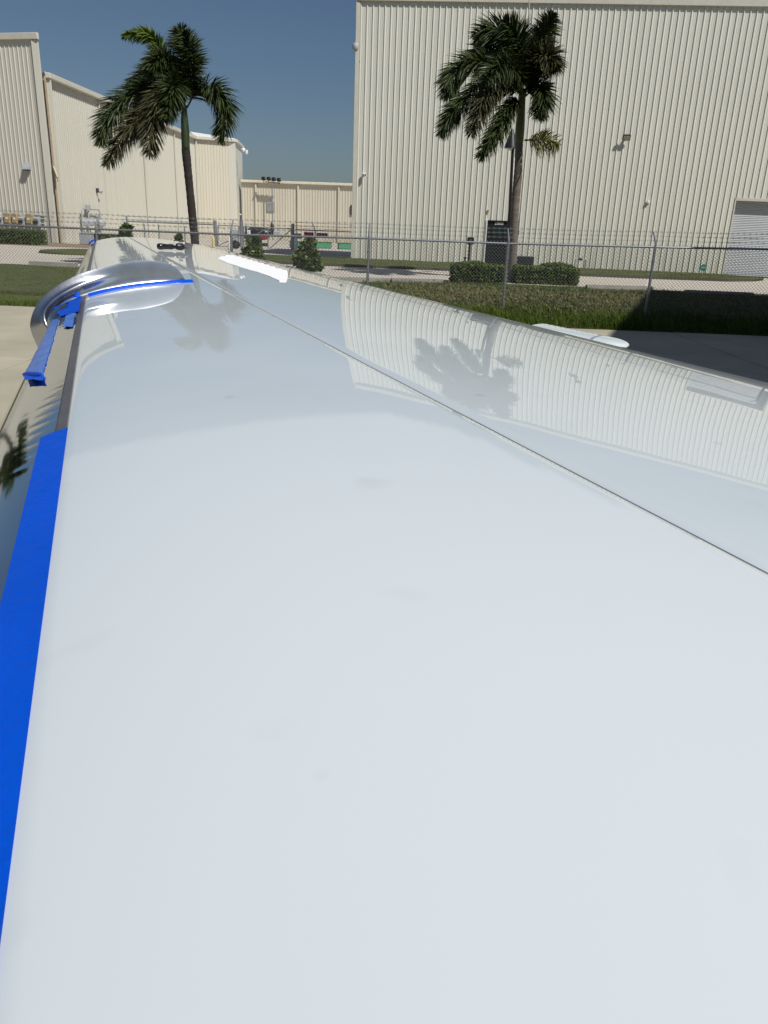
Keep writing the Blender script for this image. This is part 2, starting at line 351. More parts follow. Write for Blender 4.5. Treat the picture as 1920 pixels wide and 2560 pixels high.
MB().prism([A+(0, 0, zR-.05)-nR*.05, B+(0, 0, zR-.05)-nR*.05, D_+(0, 0, zR-.05), (C_+D_)/2+(0, 0, zR-.04), C_+(0, 0, zR-.05)], (0, 0, .08)).build('roof', M_roof, rb)
for n_, p, q in (('left_wall', C_, A-nR*.06), ('right_wall', B-nR*.06, D_), ('back_wall', D_, C_)):
    e_, nn, L_ = basis(p, q)
    MB().box((p+q)/2+np.array([0, 0, zR/2-.05])-nn*.06, (L_-.14, .06, zR-.14), (e_, nn, (0, 0, 1))).build('side_wall', M_wall, rb)
# personnel door
def wbox(root, name, x0, x1, z0, z1, t, m, P=A, ex=exR, n=nR, off=0., b=.006):
    c = P+ex*(x0+x1)/2+np.array([0, 0, (z0+z1)/2])+n*(off+t/2)
    return MB().bbox(c, (x1-x0, t, z1-z0), b, (ex, n, (0, 0, 1))).build(name, m, root)
dr = wbox(rb, 'door', dX0+.07, dX1-.07, .0, dZ-.07, .05, M_black, off=-.03)
gl0, gl1 = onR(1231, 564), onR(1261, 590)
wbox(dr, 'window_pane', float(np.dot(gl0-A, exR))-.02, float(np.dot(gl1-A, exR)), gl1[2], gl0[2], .01, M_glass, off=.022)
wbox(dr, 'handle', dX1-.24, dX1-.18, 1.0, 1.12, .06, M_galv, off=.02)
wbox(rb, 'door_frame', dX0, dX0+.065, 0, dZ, .12, M_white, off=-.04); wbox(rb, 'door_frame', dX1-.065, dX1, 0, dZ, .12, M_black, off=-.04)
wbox(rb, 'door_frame', dX0+.066, dX1-.066, dZ-.065, dZ, .12, M_black, off=-.04)
q = onR(1247.5, 558.5)+nR*.03; text('door_number', '2888', .24, q, (math.pi/2, 0, math.atan2(exR[1], exR[0])), M_white, dr)
# roller door
rd_pr = []
nsl = int(rZ/.085); rp_ = [((A+exR*(rX0+.1)), (A+exR*(rX1-.1)))]
P = []
for k in range(nsl*4+1):
    z = k*.085/4; dpt = [0, .012, .016, .012][k % 4]; P.append([rp_[0][0]+np.array([0, 0, z])-nR*(.32-dpt), rp_[0][1]+np.array([0, 0, z])-nR*(.32-dpt)])
MB().grid(np.array(P)).build('roller_door', M_grey if False else mat('grey_shutter', (.36, .385, .40), .45, .0, var=.05), rb)
wbox(rb, 'door_jamb', rX0, rX0+.07, 0, rZ, .40, M_trim, off=-.36); wbox(rb, 'door_jamb', rX1-.07, rX1, 0, rZ, .40, M_trim, off=-.36)
wbox(rb, 'door_head', rX0+.072, rX1-.072, rZ-.16, rZ, .40, M_trim, off=-.36)
wbox(rb, 'floor_sill', rX0+.072, rX1-.072, 0, .05, .30, M_joint, off=-.30)
# fixtures on the right hangar
def fixture(name, px, label, cat, group, build, on=onR, n=nR, ex=exR):
    c = on(*px)+n*.037; t = thing(name, c, label, cat, group); build(t, c, ex, n); return t
Z3 = np.array([0, 0, 1.])
def b_flood(t, c, ex, n):
    u = (n*.85-Z3*.5); u /= np.linalg.norm(u); v = np.cross(u, ex)
    MB().bbox(c+n*.22, (.40, .12, .28), .02, (ex, u, -v)).build('housing', M_black, t)
    MB().box(c+n*.22+u*.063, (.31, .012, .19), (ex, u, -v)).build('lens', mat('lamp_lens', (.55, .54, .46), .25), t)
    MB().box(c+n*.07, (.08, .14, .08), (ex, n, Z3)).build('bracket', M_dark, t)
fixture('flood_light', (1564, 345), 'black square floodlight high on the right hangar wall', 'floodlight', None, b_flood)
def b_cam(t, c, ex, n, s=1):
    MB().lathe([(.045, 0), (.045, .04), (.02, .05), (.02, .12)], c, n, 12).build('mount', M_white, t)
    a = n*.6+ex*.7*s-Z3*.25; MB().lathe([(.05, -.12), (.06, -.10), (.06, .12), (.045, .13)], c+n*.16, a, 12).build('housing', M_white, t, True, angle=40)
    a = a/np.linalg.norm(a); MB().lathe([(.04, 0), (.04, .012)], c+n*.16+a*.128, a, 12).build('lens', M_black, t)
fixture('security_camera', (911, 436), 'white bullet security camera near the left corner of the right hangar', 'camera', 'security cameras on the walls', b_cam)
def b_box(t, c, ex, n): MB().bbox(c+n*.06, (.13, .12, .16), .015, (ex, n, Z3)).build('housing', M_white, t); MB().box(c+n*.03-Z3*.1, (.06, .06, .04), (ex, n, Z3)).build('sensor', M_dark, t)
fixture('motion_sensor', (1620, 505), 'small white sensor box alone on the right hangar wall beside the roller door', 'sensor', None, b_box)
def b_out(t, c, ex, n): MB().bbox(c+n*.03, (.08, .06, .16), .008, (ex, n, Z3)).build('cover', M_tan, t); MB().box(c+n*.062, (.05, .006, .05), (ex, n, Z3)).build('socket', M_dark, t)
fixture('electrical_outlet', (1220, 528), 'little brown outlet box just above the black door', 'outlet box', None, b_out)
def b_pack(t, c, ex, n): MB().bbox(c+n*.08, (.16, .16, .26), .03, (ex, n, Z3)).build('housing', M_black, t); MB().box(c+n*.165-Z3*.04, (.11, .01, .1), (ex, n, Z3)).build('button_panel', M_dark, t)
fixture('entry_keypad', (1294, 581), 'small black keypad box on the wall right of the palm trunk', 'keypad', None, b_pack)
def b_ac(t, c, ex, n):
    MB().bbox(c+n*.35-Z3*.0, (.95, .6, .75), .02, (ex, n, Z3)).build('cabinet', M_dark, t)
    for k in range(6): MB().box(c+n*.655+Z3*(.28-.1*k), (.85, .02, .03), (ex, n, Z3)).build('louvre', M_black, t)
fixture('air_conditioner', (1310, 658), 'dark cabinet against the hangar wall behind the right hedge', 'cabinet', None, b_ac)
def b_dome(t, c, ex, n):
    MB().lathe([(.12, 0), (.17, .06), (.17, .26), (.10, .34), (.02, .36)], c, Z3, 14).build('lamp_head', M_grey, t, True, angle=50)
    MB().tube([c, c-Z3*.25+ex*.12, c-Z3*.5+ex*.22], .035, 8).build('arm', M_dark, t)
fixture('wall_lamp', (889, 127), 'white round lamp sticking out of the top left corner of the right hangar', 'lamp', None, b_dome)

# left hangar, tall block
P1 = at(115, 300, 53.5); P1[2] = 0; zL = at(112, 97, 53.5)[2]
lo, hi = 45., 75.
for _ in range(50):
    mid = (lo+hi)/2
    if at(0, 98, mid)[2] > zL: hi = mid
    else: lo = mid
P0 = at(0, 98, mid); P0[2] = 0; ex1, n1, _ = basis(P0, P1); P0 = P1-ex1*48.0
lb = thing('tall_hangar', P1, 'tall cream steel block with meter boxes, cut by the left edge of the photo', 'hangar')
panel_wall(lb, P0, P1, zL, M_wall2)
trim(lb, 'eave_trim', P0, P1+ex1*.1, .2, .36, M_trim, n1*.08+Z3*(zL+.12))
trim(lb, 'corner_trim', P1, P1+Z3*(zL-.07), .42, .14, M_wall2, n1*.03-ex1*.21)
bk = np.array([-9., 14, 0])
for p, q in ((P1-n1*.06-ex1*.05, P1+bk), (P1+bk, P0+bk), (P0+bk, P0-n1*.06)):
    e_, nn, L_ = basis(p, q); MB().box((p+q)/2+Z3*(zL/2-.05)-nn*.05, (L_-.14, .06, zL-.12), (e_, nn, Z3)).build('side_wall', M_wall2, lb)
MB().prism([P0+Z3*(zL-.04)-n1*.05, P1+Z3*(zL-.04)-n1*.05, P1+Z3*(zL-.04)+bk, P0+Z3*(zL-.04)+bk], (0, 0, .08)).build('roof', M_roof, lb)
# left hangar, long side wall running away, then its end wall
S0 = at(122, 300, 53.6); S0[2] = 0; zE = at(122, 191, 53.6)[2]
lo, hi = 54., 120.
for _ in range(50):
    mid = (lo+hi)/2
    if at(488, 346, mid)[2] > zE: hi = mid
    else: lo = mid
YE = min(mid, 92.); S1 = at(488, 400, YE); S1[2] = 0; zE1 = at(488, 346, YE)[2]
lo, hi = YE*.8, YE*1.3
for _ in range(50):
    mid = (lo+hi)/2
    if at(592, 354, mid)[2] > zE1: hi = mid
    else: lo = mid
S2 = at(590, 450, mid); S2[2] = 0
S3 = at(606, 450, mid+7); S3[2] = 0
lg = thing('long_hangar', S0, 'long cream hangar behind the left palm, its side wall running away to the right', 'hangar')
e2, n2, L2 = panel_wall(lg, S0, S1, zE, M_wall2)
e3, n3, L3 = panel_wall(lg, S1, S2, zE, M_wall3)
e4, n4, L4 = basis(S2, S3)
MB().box((S2+S3)/2+Z3*(zE/2), (L4, .1, zE-.02), (e4, n4, Z3)).build('side_wall', M_wall2, lg)
trim(lg, 'gutter', S0+e2*.0, S1, .34, .32, M_trim, n2*.18+Z3*(zE+.06))
trim(lg, 'gutter', S1+e3*.2, S2+e3*.2, .34, .30, M_trim, n3*.18+Z3*(zE+.06))
trim(lg, 'gutter', S2+e4*.2, S3, .3, .32, M_trim, n4*.16+Z3*(zE+.05))
trim(lg, 'corner_trim', S2, S2+Z3*(zE-.12), .9, .14, M_wall, n3*.05-e3*.45)
trim(lg, 'corner_trim', S0, S0+Z3*(zE-.12), .5, .1, M_wall2, n2*.05+e2*.2)
R1 = S1+np.array([-22., 4, 0]); R0 = S0+np.array([-6., 10.5, 0])
MB().prism([S1+Z3*(zE+.23), S2+Z3*(zE+.23), S3+Z3*(zE+.23), S3-e3*5+n4*0+Z3*(zE+.9)+e2*3, S1-e3*1.5+e2*4+Z3*(zE+.9)], (0, 0, .06)).build('roof', M_wroof, lg)
MB().prism([S0+Z3*(zE+.22), S1+Z3*(zE+.22), R1+Z3*(zE+.5), R0+Z3*(zE+.5)], (0, 0, .06)).build('roof', M_roof, lg)
def on2(x, y): return onplane(x, y, S0, n2)
def on3(x, y): return onplane(x, y, S1, n3)
for px in (131, 257, 360, 437):
    q = on2(px, 420); q[2] = 0
    trim(lg, 'downspout', q, q+Z3*(zE-.1), .11, .11, M_wall2 if px != 131 else mat('rusty_spout', (.42, .33, .22), .6, var=.12), n2*.10)
q = on3(492, 420); q[2] = 0; trim(lg, 'downspout', q, q+Z3*(zE-.1), .2, .14, M_wall2, n3*.12)
# wall fittings on the left hangars
def on1(x, y): return onplane(x, y, P1, n1)
def b_vent(t, c, ex, n):
    s = [c+Z3*.2, c-Z3*.22, c-Z3*.22+n*.34, c+Z3*.2+n*.06]; MB().prism([p-ex*.24 for p in s], ex*.48).build('hood', M_grey, t)
    MB().box(c-Z3*.25+n*.17, (.4, .28, .04), (ex, n, Z3)).build('grille', M_dark, t)
fixture('vent_hood', (70, 415), 'grey vent hood on the tall cream block at far left', 'vent', None, b_vent, on1, n1, ex1)
def b_brk(t, c, ex, n):
    MB().tube([c+Z3*.35-ex*.25, c+n*.35-Z3*.35+ex*.25], .055, 8).build('arm', mat('orange_beige', (.62, .46, .28), .5), t)
    MB().tube([c+Z3*.3-ex*.25, c-Z3*.55, c+n*.2-Z3*.2], .03, 6).build('brace', M_tan, t)
fixture('wall_bracket', (144, 430), 'orange beige angled bracket beside the rusty downspout of the left hangar', 'bracket', None, b_brk, on1, n1, ex1)
def b_spot(t, c, ex, n):
    MB().lathe([(.06, 0), (.12, .18), (.13, .22)], c+n*.18, n-Z3*.6, 12).build('lamp_head', M_grey, t); MB().box(c+n*.08, (.1, .18, .3), (ex, n, Z3)).build('bracket', M_dark, t)
fixture('spot_light', (240, 476), 'small grey spotlight on the long cream side wall left of the palm', 'spotlight', None, b_spot, on2, n2, e2)
fixture('security_camera', (600, 536), 'white camera on a box low on the corner of the long hangar', 'camera', 'security cameras on the walls', b_cam, on3, n3, e3)
def b_cam2(t, c, ex, n):
    MB().lathe([(.2, 0), (.22, .2), (.12, .3)], c, n+ex, 12).build('mount', M_white, t); MB().lathe([(.16, 0), (.18, -.3), (.1, -.42)], c+ex*.35+n*.3, (0, 0, 1), 12).build('dome', M_white, t, True, angle=45)
fixture('security_camera', (606, 375), 'white dome camera at the top corner of the long hangar under the roof', 'camera', 'security cameras on the walls', b_cam2, on3, n3, e3)
def mbox(px0, px1, y0, y1, m, label, kind):
    c0, c1 = on1(px0, y0), on1(px1, y1); c = (c0+c1)/2; w = abs(np.dot(c1-c0, ex1)); h = abs(c0[2]-c1[2])
    t = thing('meter_box', c+n1*.05, label, 'meter box', 'electrical meter boxes on the left hangar')
    MB().bbox(c+n1*.16, (w*.93, .24, h), .02, (ex1, n1, Z3)).build('cabinet', m, t)
    if kind == 't':
        MB().box(c+n1*.29, (w*.3, .02, h*.22), (ex1, n1, Z3)).build('label_plate', M_white, t); MB().box(c+n1*.3-Z3*h*.32, (w*.8, .04, .06), (ex1, n1, Z3)).build('rib', M_tan, t)
    else:
        MB().lathe([(w*.3, 0), (w*.3, .08), (w*.22, .16)], c+n1*.28-Z3*h*.05, n1, 14).build('meter_dial', M_glass, t); MB().box(c+n1*.29+Z3*h*.36, (w*.7, .02, h*.14), (ex1, n1, Z3)).build('label_plate', M_white, t)
for a in ((15, 33, 532, 560, M_tan, 'tan meter box nearest the left photo edge', 't'), (34, 51, 533, 560, M_tan, 'tan meter box with a grey one on its right side', 't'), (69, 87, 534, 562, M_tan, 'tan meter box between two grey meter boxes', 't'),
          (-2, 14, 538, 562, M_grey, 'grey meter box cut by the left photo edge', 'g'), (52, 68, 541, 564, M_grey, 'grey meter box between the tan boxes', 'g'), (89, 106, 541, 566, M_grey, 'grey meter box at the right end of the row', 'g')): mbox(*a)
t = thing('conduit_rack', on1(55, 566)+n1*.05, 'grey conduit frame below and beside the row of meter boxes', 'conduit')
for px, py0, py1 in ((16, 562, 575), (28, 563, 575), (46, 564, 577), (64, 565, 577), (82, 566, 579), (99, 567, 580)):
    MB().tube([on1(px, py0)+n1*.15, on1(px, py1)+n1*.15], .05, 6).build('conduit', M_grey, t)
for py in (540, 548, 560): MB().tube([on1(88, py-3)+n1*.06, on1(113, py)+n1*.06], .05, 6).build('rail', M_grey, t)
t = thing('electric_meters', on2(220, 580)+n2*.1, 'bent conduit frame carrying three grey meters on the long cream wall', 'conduit frame')
fr = [on2(x, y)+n2*.3 for x, y in ((199, 610), (194, 524), (194, 521), (236, 524), (238, 527), (245, 575))]
MB().tube(fr, .05, 8).build('frame', M_grey, t); MB().tube([on2(210, 523)+n2*.3, on2(214, 610)+n2*.3], .05, 8).build('middle_pipe', M_grey, t)
MB().bbox(on2(209, 519)+n2*.3, (.5, .2, .4), .02, (e2, n2, Z3)).build('junction_box', M_grey, t)
for x, y in ((200, 554), (216, 554), (243, 557)):
    MB().lathe([(.22, -.1), (.3, 0), (.3, .16), (.18, .24)], on2(x, y)+n2*.3, n2-e2*.6, 12).build('meter', M_grey, t, True, angle=40)

# far centre hangar
K0 = at(604, 500, 92.); K1 = at(900, 500, 90.5); K0[2] = K1[2] = 0; zK = at(700, 457, 91.5)[2]
ck = thing('low_hangar', K0, 'low beige hangar with four roof floodlights far behind the gate', 'hangar')
ek, nk, Lk = panel_wall(ck, K0, K1, zK, M_wall3, per=6)
trim(ck, 'gutter', K0, K1, .3, .26, mat('cream_gutter', (.70, .66, .52), .5), nk*.15+Z3*(zK+.05))
MB().prism([K0+Z3*(zK+.12), K1+Z3*(zK+.12), K1-nk*30+Z3*(zK+1.6), K0-nk*30+Z3*(zK+1.6)], (0, 0, .06)).build('roof', M_roof, ck)
def onK(x, y): return onplane(x, y, K0, nk)
for px in (641, 746, 847): q = onK(px, 520); q[2] = 0; trim(ck, 'downspout', q, q+Z3*(zK-.1), .18, .14, M_wall3, nk*.12)
q = onK(686, 520); q[2] = 0
fl = thing('roof_floodlight', onK(686, 560)+nk*.6, 'mast with four black floodlights rising above the low beige hangar', 'floodlight mast')
q = onK(686, 450)+nk*1.0; q0 = q.copy(); q0[2] = 0
MB().tube([q0, q+Z3*.1], .06, 8).build('pole', M_galv, fl); MB().tube([onK(668, 456)+nk*1.0, onK(706, 459)+nk*1.0], .05, 6).build('crossarm', M_dark, fl)
for x, y in ((665, 448), (678, 448.5), (690.5, 449.5), (703, 451)):
    c = onK(x, y)+nk*1.0; u = nk*.8-Z3*.6; u /= np.linalg.norm(u)
    MB().bbox(c, (.42, .25, .34), .03, (ek, u, np.cross(ek, u))).build('lamp', M_black, fl); MB().tube([c-Z3*.15, c-Z3*.45], .03, 6).build('bracket', M_black, fl)
wv = thing('wall_vent', onK(677, 517)+nk*.05, 'grey louvre panel on the low beige hangar under the floodlights', 'vent')
c0 = onK(677, 517)+nk*.08
MB().bbox(c0, (.85, .08, 1.0), .01, (ek, nk, Z3)).build('frame', M_grey, wv)
for k in range(8): MB().box(c0+nk*.05+Z3*(.42-.12*k), (.75, .03, .07), (ek, nk, Z3)).build('louvre', M_grey, wv)
wv2 = thing('wall_vent', onK(883, 525)+nk*.05, 'narrow black opening beside the left corner of the right hangar', 'vent'); c0 = onK(882, 525)+nk*.1
MB().bbox(c0, (.5, .12, 1.0), .02, (ek, nk, Z3)).build('frame', M_black, wv2); MB().box(c0+nk*.065, (.36, .01, .84), (ek, nk, Z3)).build('louvre', M_dark, wv2)

# a hangar standing beyond the right edge, whose shadow lies on the apron and the grass
Ha, Hb = np.array([9.35, 2.4, 0]), np.array([16.35, 21.9, 0]); eh, nh, Lh = basis(Ha, Hb); HZ = 12.0
hg = thing('neighbour_hangar', Ha, 'tall steel hangar beyond the right edge that shades the apron and grass', 'hangar')
mbx = MB(); out = nh
mbx.prism([Ha, Hb, Hb+nh*24, Ha+nh*24], (0, 0, HZ)).build('wall', M_wall, hg)
trim(hg, 'eave_trim', Ha, Hb, .16, .2, M_trim, -nh*.09+Z3*(HZ-.11))

rh = thing('unseen_hangar', (-8, -32, 0), 'added unseen steel hangar behind the viewer, mirrored in the polished fence', 'hangar')  # unseen building, added so the polished fence mirrors a grey wall
MB().box((-8, -40, 5.5), (70, 16, 11)).build('wall', M_wall3, rh); MB().box((-8, -31.9, 4.2), (30, .1, 8.4)).build('unseen_hangar_door', M_grey, rh); MB().box((-8, -40, 11.1), (71, 17, .2)).build('roof', M_roof, rh)
# lawn in front of the right hangar, with its kerb
gpts = [(-7.4, 37.2), (4, 37.0), (12, 37.2), (15.5, 37.6), (17.2, 38.6), (18.4, 40.2), (18.2, 42.0), (16.6, 44.2)]
ar = A+exR*18.2
gp = [np.array([x, y, -.02]) for x, y in gpts]+[np.append((A+exR*18.0+nR*.08)[:2], -.02), np.append((A+nR*.08)[:2], -.02), np.array([-7.4, 45.3, -.02])]
gl_ = MB().prism(gp, (0, 0, .12)).build('lawn_strip', M_lawn, None); gl_['kind'] = 'structure'
MB().prism([p+np.array([0, -.15 if i < 4 else 0, 0]) for i, p in enumerate(gp[:8])]+[p+np.array([0.0, .02, 0]) for p in gp[7::-1]], (0, 0, .09)).build('kerb', M_joint, None, kind='structure')
blades(26000, -7.3, 18, 37.2, 45, .03, .08, .016, .6, M_grass, 'strip_grass', lambda x, y: ((x < 15) | (y > 37.6+(x-15)*.9)) & (x < 17.9), seg=1, zf=lambda x, y: np.full_like(x, .10))
sheet('mulch_bed', M_mulch, -40, -15.5, 47.2, 53.4, -.004)
q = ground(190, 632); MB().lathe([(2.3, -.02), (2.2, .1), (1.2, .16), (.1, .18)], (q[0]+.6, q[1], 0), Z3, 24).build('grass_island', M_lawn, None, True, 'structure')

# ------------------------------------------------------------------ wheel stops
def stop(a, b, label):
    a, b = ground(*a), ground(*b); e = (b-a); L = np.linalg.norm(e); e /= L; n = np.array([e[1], -e[0], 0])
    t = thing('wheel_stop', (a+b)/2, label, 'wheel stop', 'concrete wheel stops along the lawn edge')
    s = [a-n*.10, a-n*.065+Z3*.14, a+n*.065+Z3*.14, a+n*.10]; MB().prism(s, e*L).build('kerb_block', M_concd, t)
    for k in (.12, .88): MB().lathe([(.018, 0), (.018, .01)], a+e*L*k+Z3*.138, Z3, 8).build('anchor_pin', M_dark, t)
stop((75, 663), (192, 668.5), 'concrete wheel stop at the lawn edge left of the wing')
stop((700, 704), (832, 705), 'concrete wheel stop partly hidden by the bush behind the fence')
stop((838, 704), (972, 706), 'concrete wheel stop behind the fence post left of the hedges')
stop((978, 706), (1106, 709), 'concrete wheel stop whose right end is closest to the left hedge')
stop((1465, 722), (1628, 726), 'dark wheel stop just right of the right hedge')
stop((1712, 735), (1880, 742), 'dark wheel stop below the green octagon sign')

# ------------------------------------------------------------------ chain-link fence
FP = [(-830, 17.85), (-465, 17.8), (-100, 17.75), (240, 17.6), (578, 17.5), (922, 17.4), (1271, 17.3), (1638, 17.0), (2010, 16.8)]
RY = {-830: 526, -465: 543, -100: 558, 240: 572.6, 578: 586, 922: 596, 1271: 609, 1638: 618, 2010: 625}
rails = [at(x, RY[x], Y) for x, Y in FP]
fc = thing('chain_link_fence', (rails[5][0], rails[5][1], 0), 'long grey chain-link fence with barbed wire between lawn and parking', 'fence')
mo = lambda p: float(mound(np.array([p[0]]), np.array([p[1]]))[0])
AR = np.array([0, .27, .30]); tops = []
for p in rails:
    b = np.array([p[0], p[1], mo(p)-.05])
    po = MB().tube([b, p+Z3*.03], .029, 10).build('post', M_galv, fc, True, angle=40)
    MB().tube([p-Z3*.01, p+Z3*.07, p+AR], [.024, .022, .014], 8).build('barb_arm', M_galv, po)
    MB().lathe([(.034, -.03), (.034, .03)], p-Z3*.28, Z3, 10).build('tie_band', M_galv, po)
    tops.append(p+AR)
for a, b in zip(rails[:-1], rails[1:]):
    MB().tube([a+(b-a)*.0, b], .021, 8, caps=False).build('top_rail', M_galv, fc, True)
for k in (.42, .72, 1.0):
    pts = []
    for a, b in zip(rails[:-1], rails[1:]):
        for u in np.linspace(0, 1, 9)[:-1]: pts.append(a+(b-a)*u+AR*k-Z3*.012*math.sin(u*math.pi))
    pts.append(rails[-1]+AR*k); MB().tube(pts, .0028, 4, caps=False).build('barbed_strand', M_wire, fc)
# barbs
bv = []
for k in (.42, .72, 1.0):
    for a, b in zip(rails[:-1], rails[1:]):
        for u in np.arange(.02, 1, .04):
            c = a+(b-a)*u+AR*k-Z3*.012*math.sin(u*math.pi)
            for d in ((.02, 0, .025), (-.02, 0, .025), (.02, .01, -.02)):
                d = np.array(d); s = np.array([.003, 0, 0]); bv.append([c-d-s, c-d+s, c+d+s, c+d-s])
soup('barb', np.array(bv), 4, M_wire, fc, 'stuff')
# woven mesh: every wire is a zig-zag that hooks its neighbours
px_ = []; 
def mesh_wires(rails, zb, parent, pitch=.072, r=.0026, m=M_wire, lift=.0):
    V = []
    for a, b in zip(rails[:-1], rails[1:]):
        e = b-a; L = np.hypot(e[0], e[1]); n = int(L/pitch); ez = e/L
        nrm = np.array([ez[1], -ez[0], 0])
        for i in range(n):
            c = a+ez*(i+.5)*pitch; z1 = c[2]+lift; z0 = zb(c); k = int((z1-z0)/(pitch/2)); sgn = 1
            pts = []
            for j in range(k+1):
                s = .5 if (j % 2 == 0) else -.5
                pts.append([c[0]+ez[0]*pitch*s+nrm[0]*(.026+.003*s), c[1]+ez[1]*pitch*s+nrm[1]*(.026+.003*s), z1-j*pitch/2])
            pts = np.array(pts); 
            o1 = np.array([0, 0, 1.])*r*1.3; o2 = nrm*r*1.2+ez*r*.8; 
            p, q = pts[:-1], pts[1:]
            V.append(np.stack([p-o1, q-o1, q+o1, p+o1], 1)); V.append(np.stack([p-o2, q-o2, q+o2, p+o2], 1))
    return np.vstack(V)
V = mesh_wires(rails, lambda c: mo(c)+.03, fc, r=.0029)
tk = []
for a, b in zip(rails[:-1], rails[1:]):
    e = b-a; L = np.hypot(e[0], e[1]); ez = e/L
    for i in range(int(L/.072)):
        c = a+ez*i*.072+Z3*.0; s = ez*.003; tk.append([c-s, c+s, c+s*1.6+Z3*.055, c-s*1.6+Z3*.055])
soup('wire_mesh', np.vstack([V, np.array(tk)]), 4, M_wire, fc, 'stuff')

# second fence and gates far behind
FY = 60.
def g2(x, y): return at(x, y, FY)
f2 = thing('back_fence', (g2(700, 600)[0], FY, 0), 'thinner chain-link fence farther back in front of the low hangar', 'fence')
gt = thing('pipe_gate', (g2(668, 600)[0], FY, 0), 'wide chain-link gate with diagonal pipe braces in front of the dark aircraft', 'gate')
g1 = thing('pedestrian_gate', (g2(570, 600)[0], FY, 0), 'narrow chain-link gate between two thick posts left of the wide gate', 'gate')
def post2(root, x, yt, r=.05, name='post', arm=True, yb=None):
    p = g2(x, yt); b = p.copy(); b[2] = 0.0; o = MB().tube([b, p], r, 8).build(name, M_galv, root)
    if arm: MB().tube([p, p+np.array([-.25, 0, .5])], r*.7, 6).build('barb_arm', M_galv, o)
for x, y in ((396, 563), (360, 560), (461, 566), (788, 575), (884, 579)): post2(f2, x, y)
for x, y in ((316, 540),): post2(f2, x, y, .07, arm=False)
for xa, ya, xb, yb in ((316, 553, 532, 561), (738, 574, 886, 580)): MB().tube([g2(xa, ya), g2(xb, yb)], .045, 6).build('top_rail', M_galv, f2)
for dy in (0, 8, 14): MB().tube([g2(300, 540+dy), g2(533, 549+dy)], .012, 4).build('barbed_strand', M_wire, f2); MB().tube([g2(738, 556+dy), g2(886, 562+dy)], .012, 4).build('barbed_strand', M_wire, f2)
for x in (537, 603): post2(g1, x, 551, .13, 'gate_post', False)
for x in (732,): post2(gt, x, 559, .12, 'gate_post', False)
def pipe(root, pts, r=.045, name='frame_pipe'): MB().tube([g2(*p) for p in pts], r, 6).build(name, M_galv, root)
pipe(g1, [(545, 563), (597, 565)]); pipe(g1, [(545, 563), (545, 616)]); pipe(g1, [(597, 565), (597, 618)]); pipe(g1, [(545, 616), (597, 618)]); pipe(g1, [(546, 565), (596, 590)], .03, 'brace'); pipe(g1, [(546, 614), (596, 590)], .03, 'brace')
pipe(gt, [(609, 566), (729, 572)]); pipe(gt, [(609, 566), (609, 624)]); pipe(gt, [(728, 572), (728, 628)]); pipe(gt, [(609, 624), (728, 628)]); pipe(gt, [(670, 569), (670, 626)]); pipe(gt, [(671, 624), (727, 575)], .035, 'brace'); pipe(gt, [(611, 604), (668, 570)], .035, 'brace')
for root, xa, xb, yt in ((gt, 610, 727, 569), (g1, 546, 596, 564), (f2, 740, 884, 577), (f2, 398, 530, 563)):
    a, b = g2(xa, yt), g2(xb, yt+(xb-xa)*.035)
    soup('wire_mesh', mesh_wires([a, b], lambda c: .25, root, pitch=.16, r=.004), 4, M_wire, root, 'stuff')
# signs on the back fence
def sign(name, x0, x1, y0, y1, parts, label, cat='sign'):
    t = thing(name, at((x0+x1)/2, (y0+y1)/2, FY-.12), label, cat)
    for pn, u0, u1, v0, v1, m, dz in parts:
        a = at(x0+(x1-x0)*u0, y0+(y1-y0)*v0, FY-.12); b = at(x0+(x1-x0)*u1, y0+(y1-y0)*v1, FY-.12)
        MB().box(((a+b)/2)+np.array([0, -dz, 0]), (abs(b[0]-a[0]), .02, abs(a[2]-b[2]))).build(pn, m, t)
M_pink = mat('pink_print', (.62, .20, .26), .5); M_or = mat('orange_print', (.65, .30, .01), .5); M_wh = mat('grey_white_print', (.52, .53, .56), .5)
sign('red_sign', 760, 784, 580, 602, [('red_panel', 0, 1, 0, .48, M_red, 0), ('lettering_bar', .3, .7, .1, .18, M_pink, .012), ('lettering_bar', .12, .85, .26, .36, M_pink, .012), ('orange_panel', 0, 1, .66, 1, M_or, 0)], 'red warning sign with an orange lower panel on the back fence')
sign('pink_sign', 791, 819, 582, 593, [('panel', 0, 1, 0, 1, mat('pink_red', (.36, .07, .11), .5), 0), ('lettering_bar', .08, .55, .35, .55, M_pink, .012), ('lettering_bar', .6, .9, .45, .7, M_pink, .012)], 'faded pink warning sign beside the red and orange one')
sign('notice_sign', 735, 754, 583, 597, [('panel', 0, 1, 0, 1, mat('grey_sign', (.36, .36, .38), .5), 0), ('lettering_bar', .1, .9, .3, .42, M_dark, .012)], 'grey notice sign right of the gate post')
sign('notice_sign', 684, 702, 578, 588, [('panel', 0, 1, 0, 1, M_wh, 0), ('lettering_bar', .1, .9, .2, .35, M_grey, .012), ('lettering_bar', .1, .8, .55, .7, M_grey, .012)], 'pale notice sign hanging on the wide gate right of the propeller')
sign('notice_sign', 618, 626, 575, 585, [('panel', 0, 1, 0, 1, M_white, 0), ('pictogram', .35, .65, .25, .75, M_grey, .012)], 'small white sign at the left end of the wide gate')
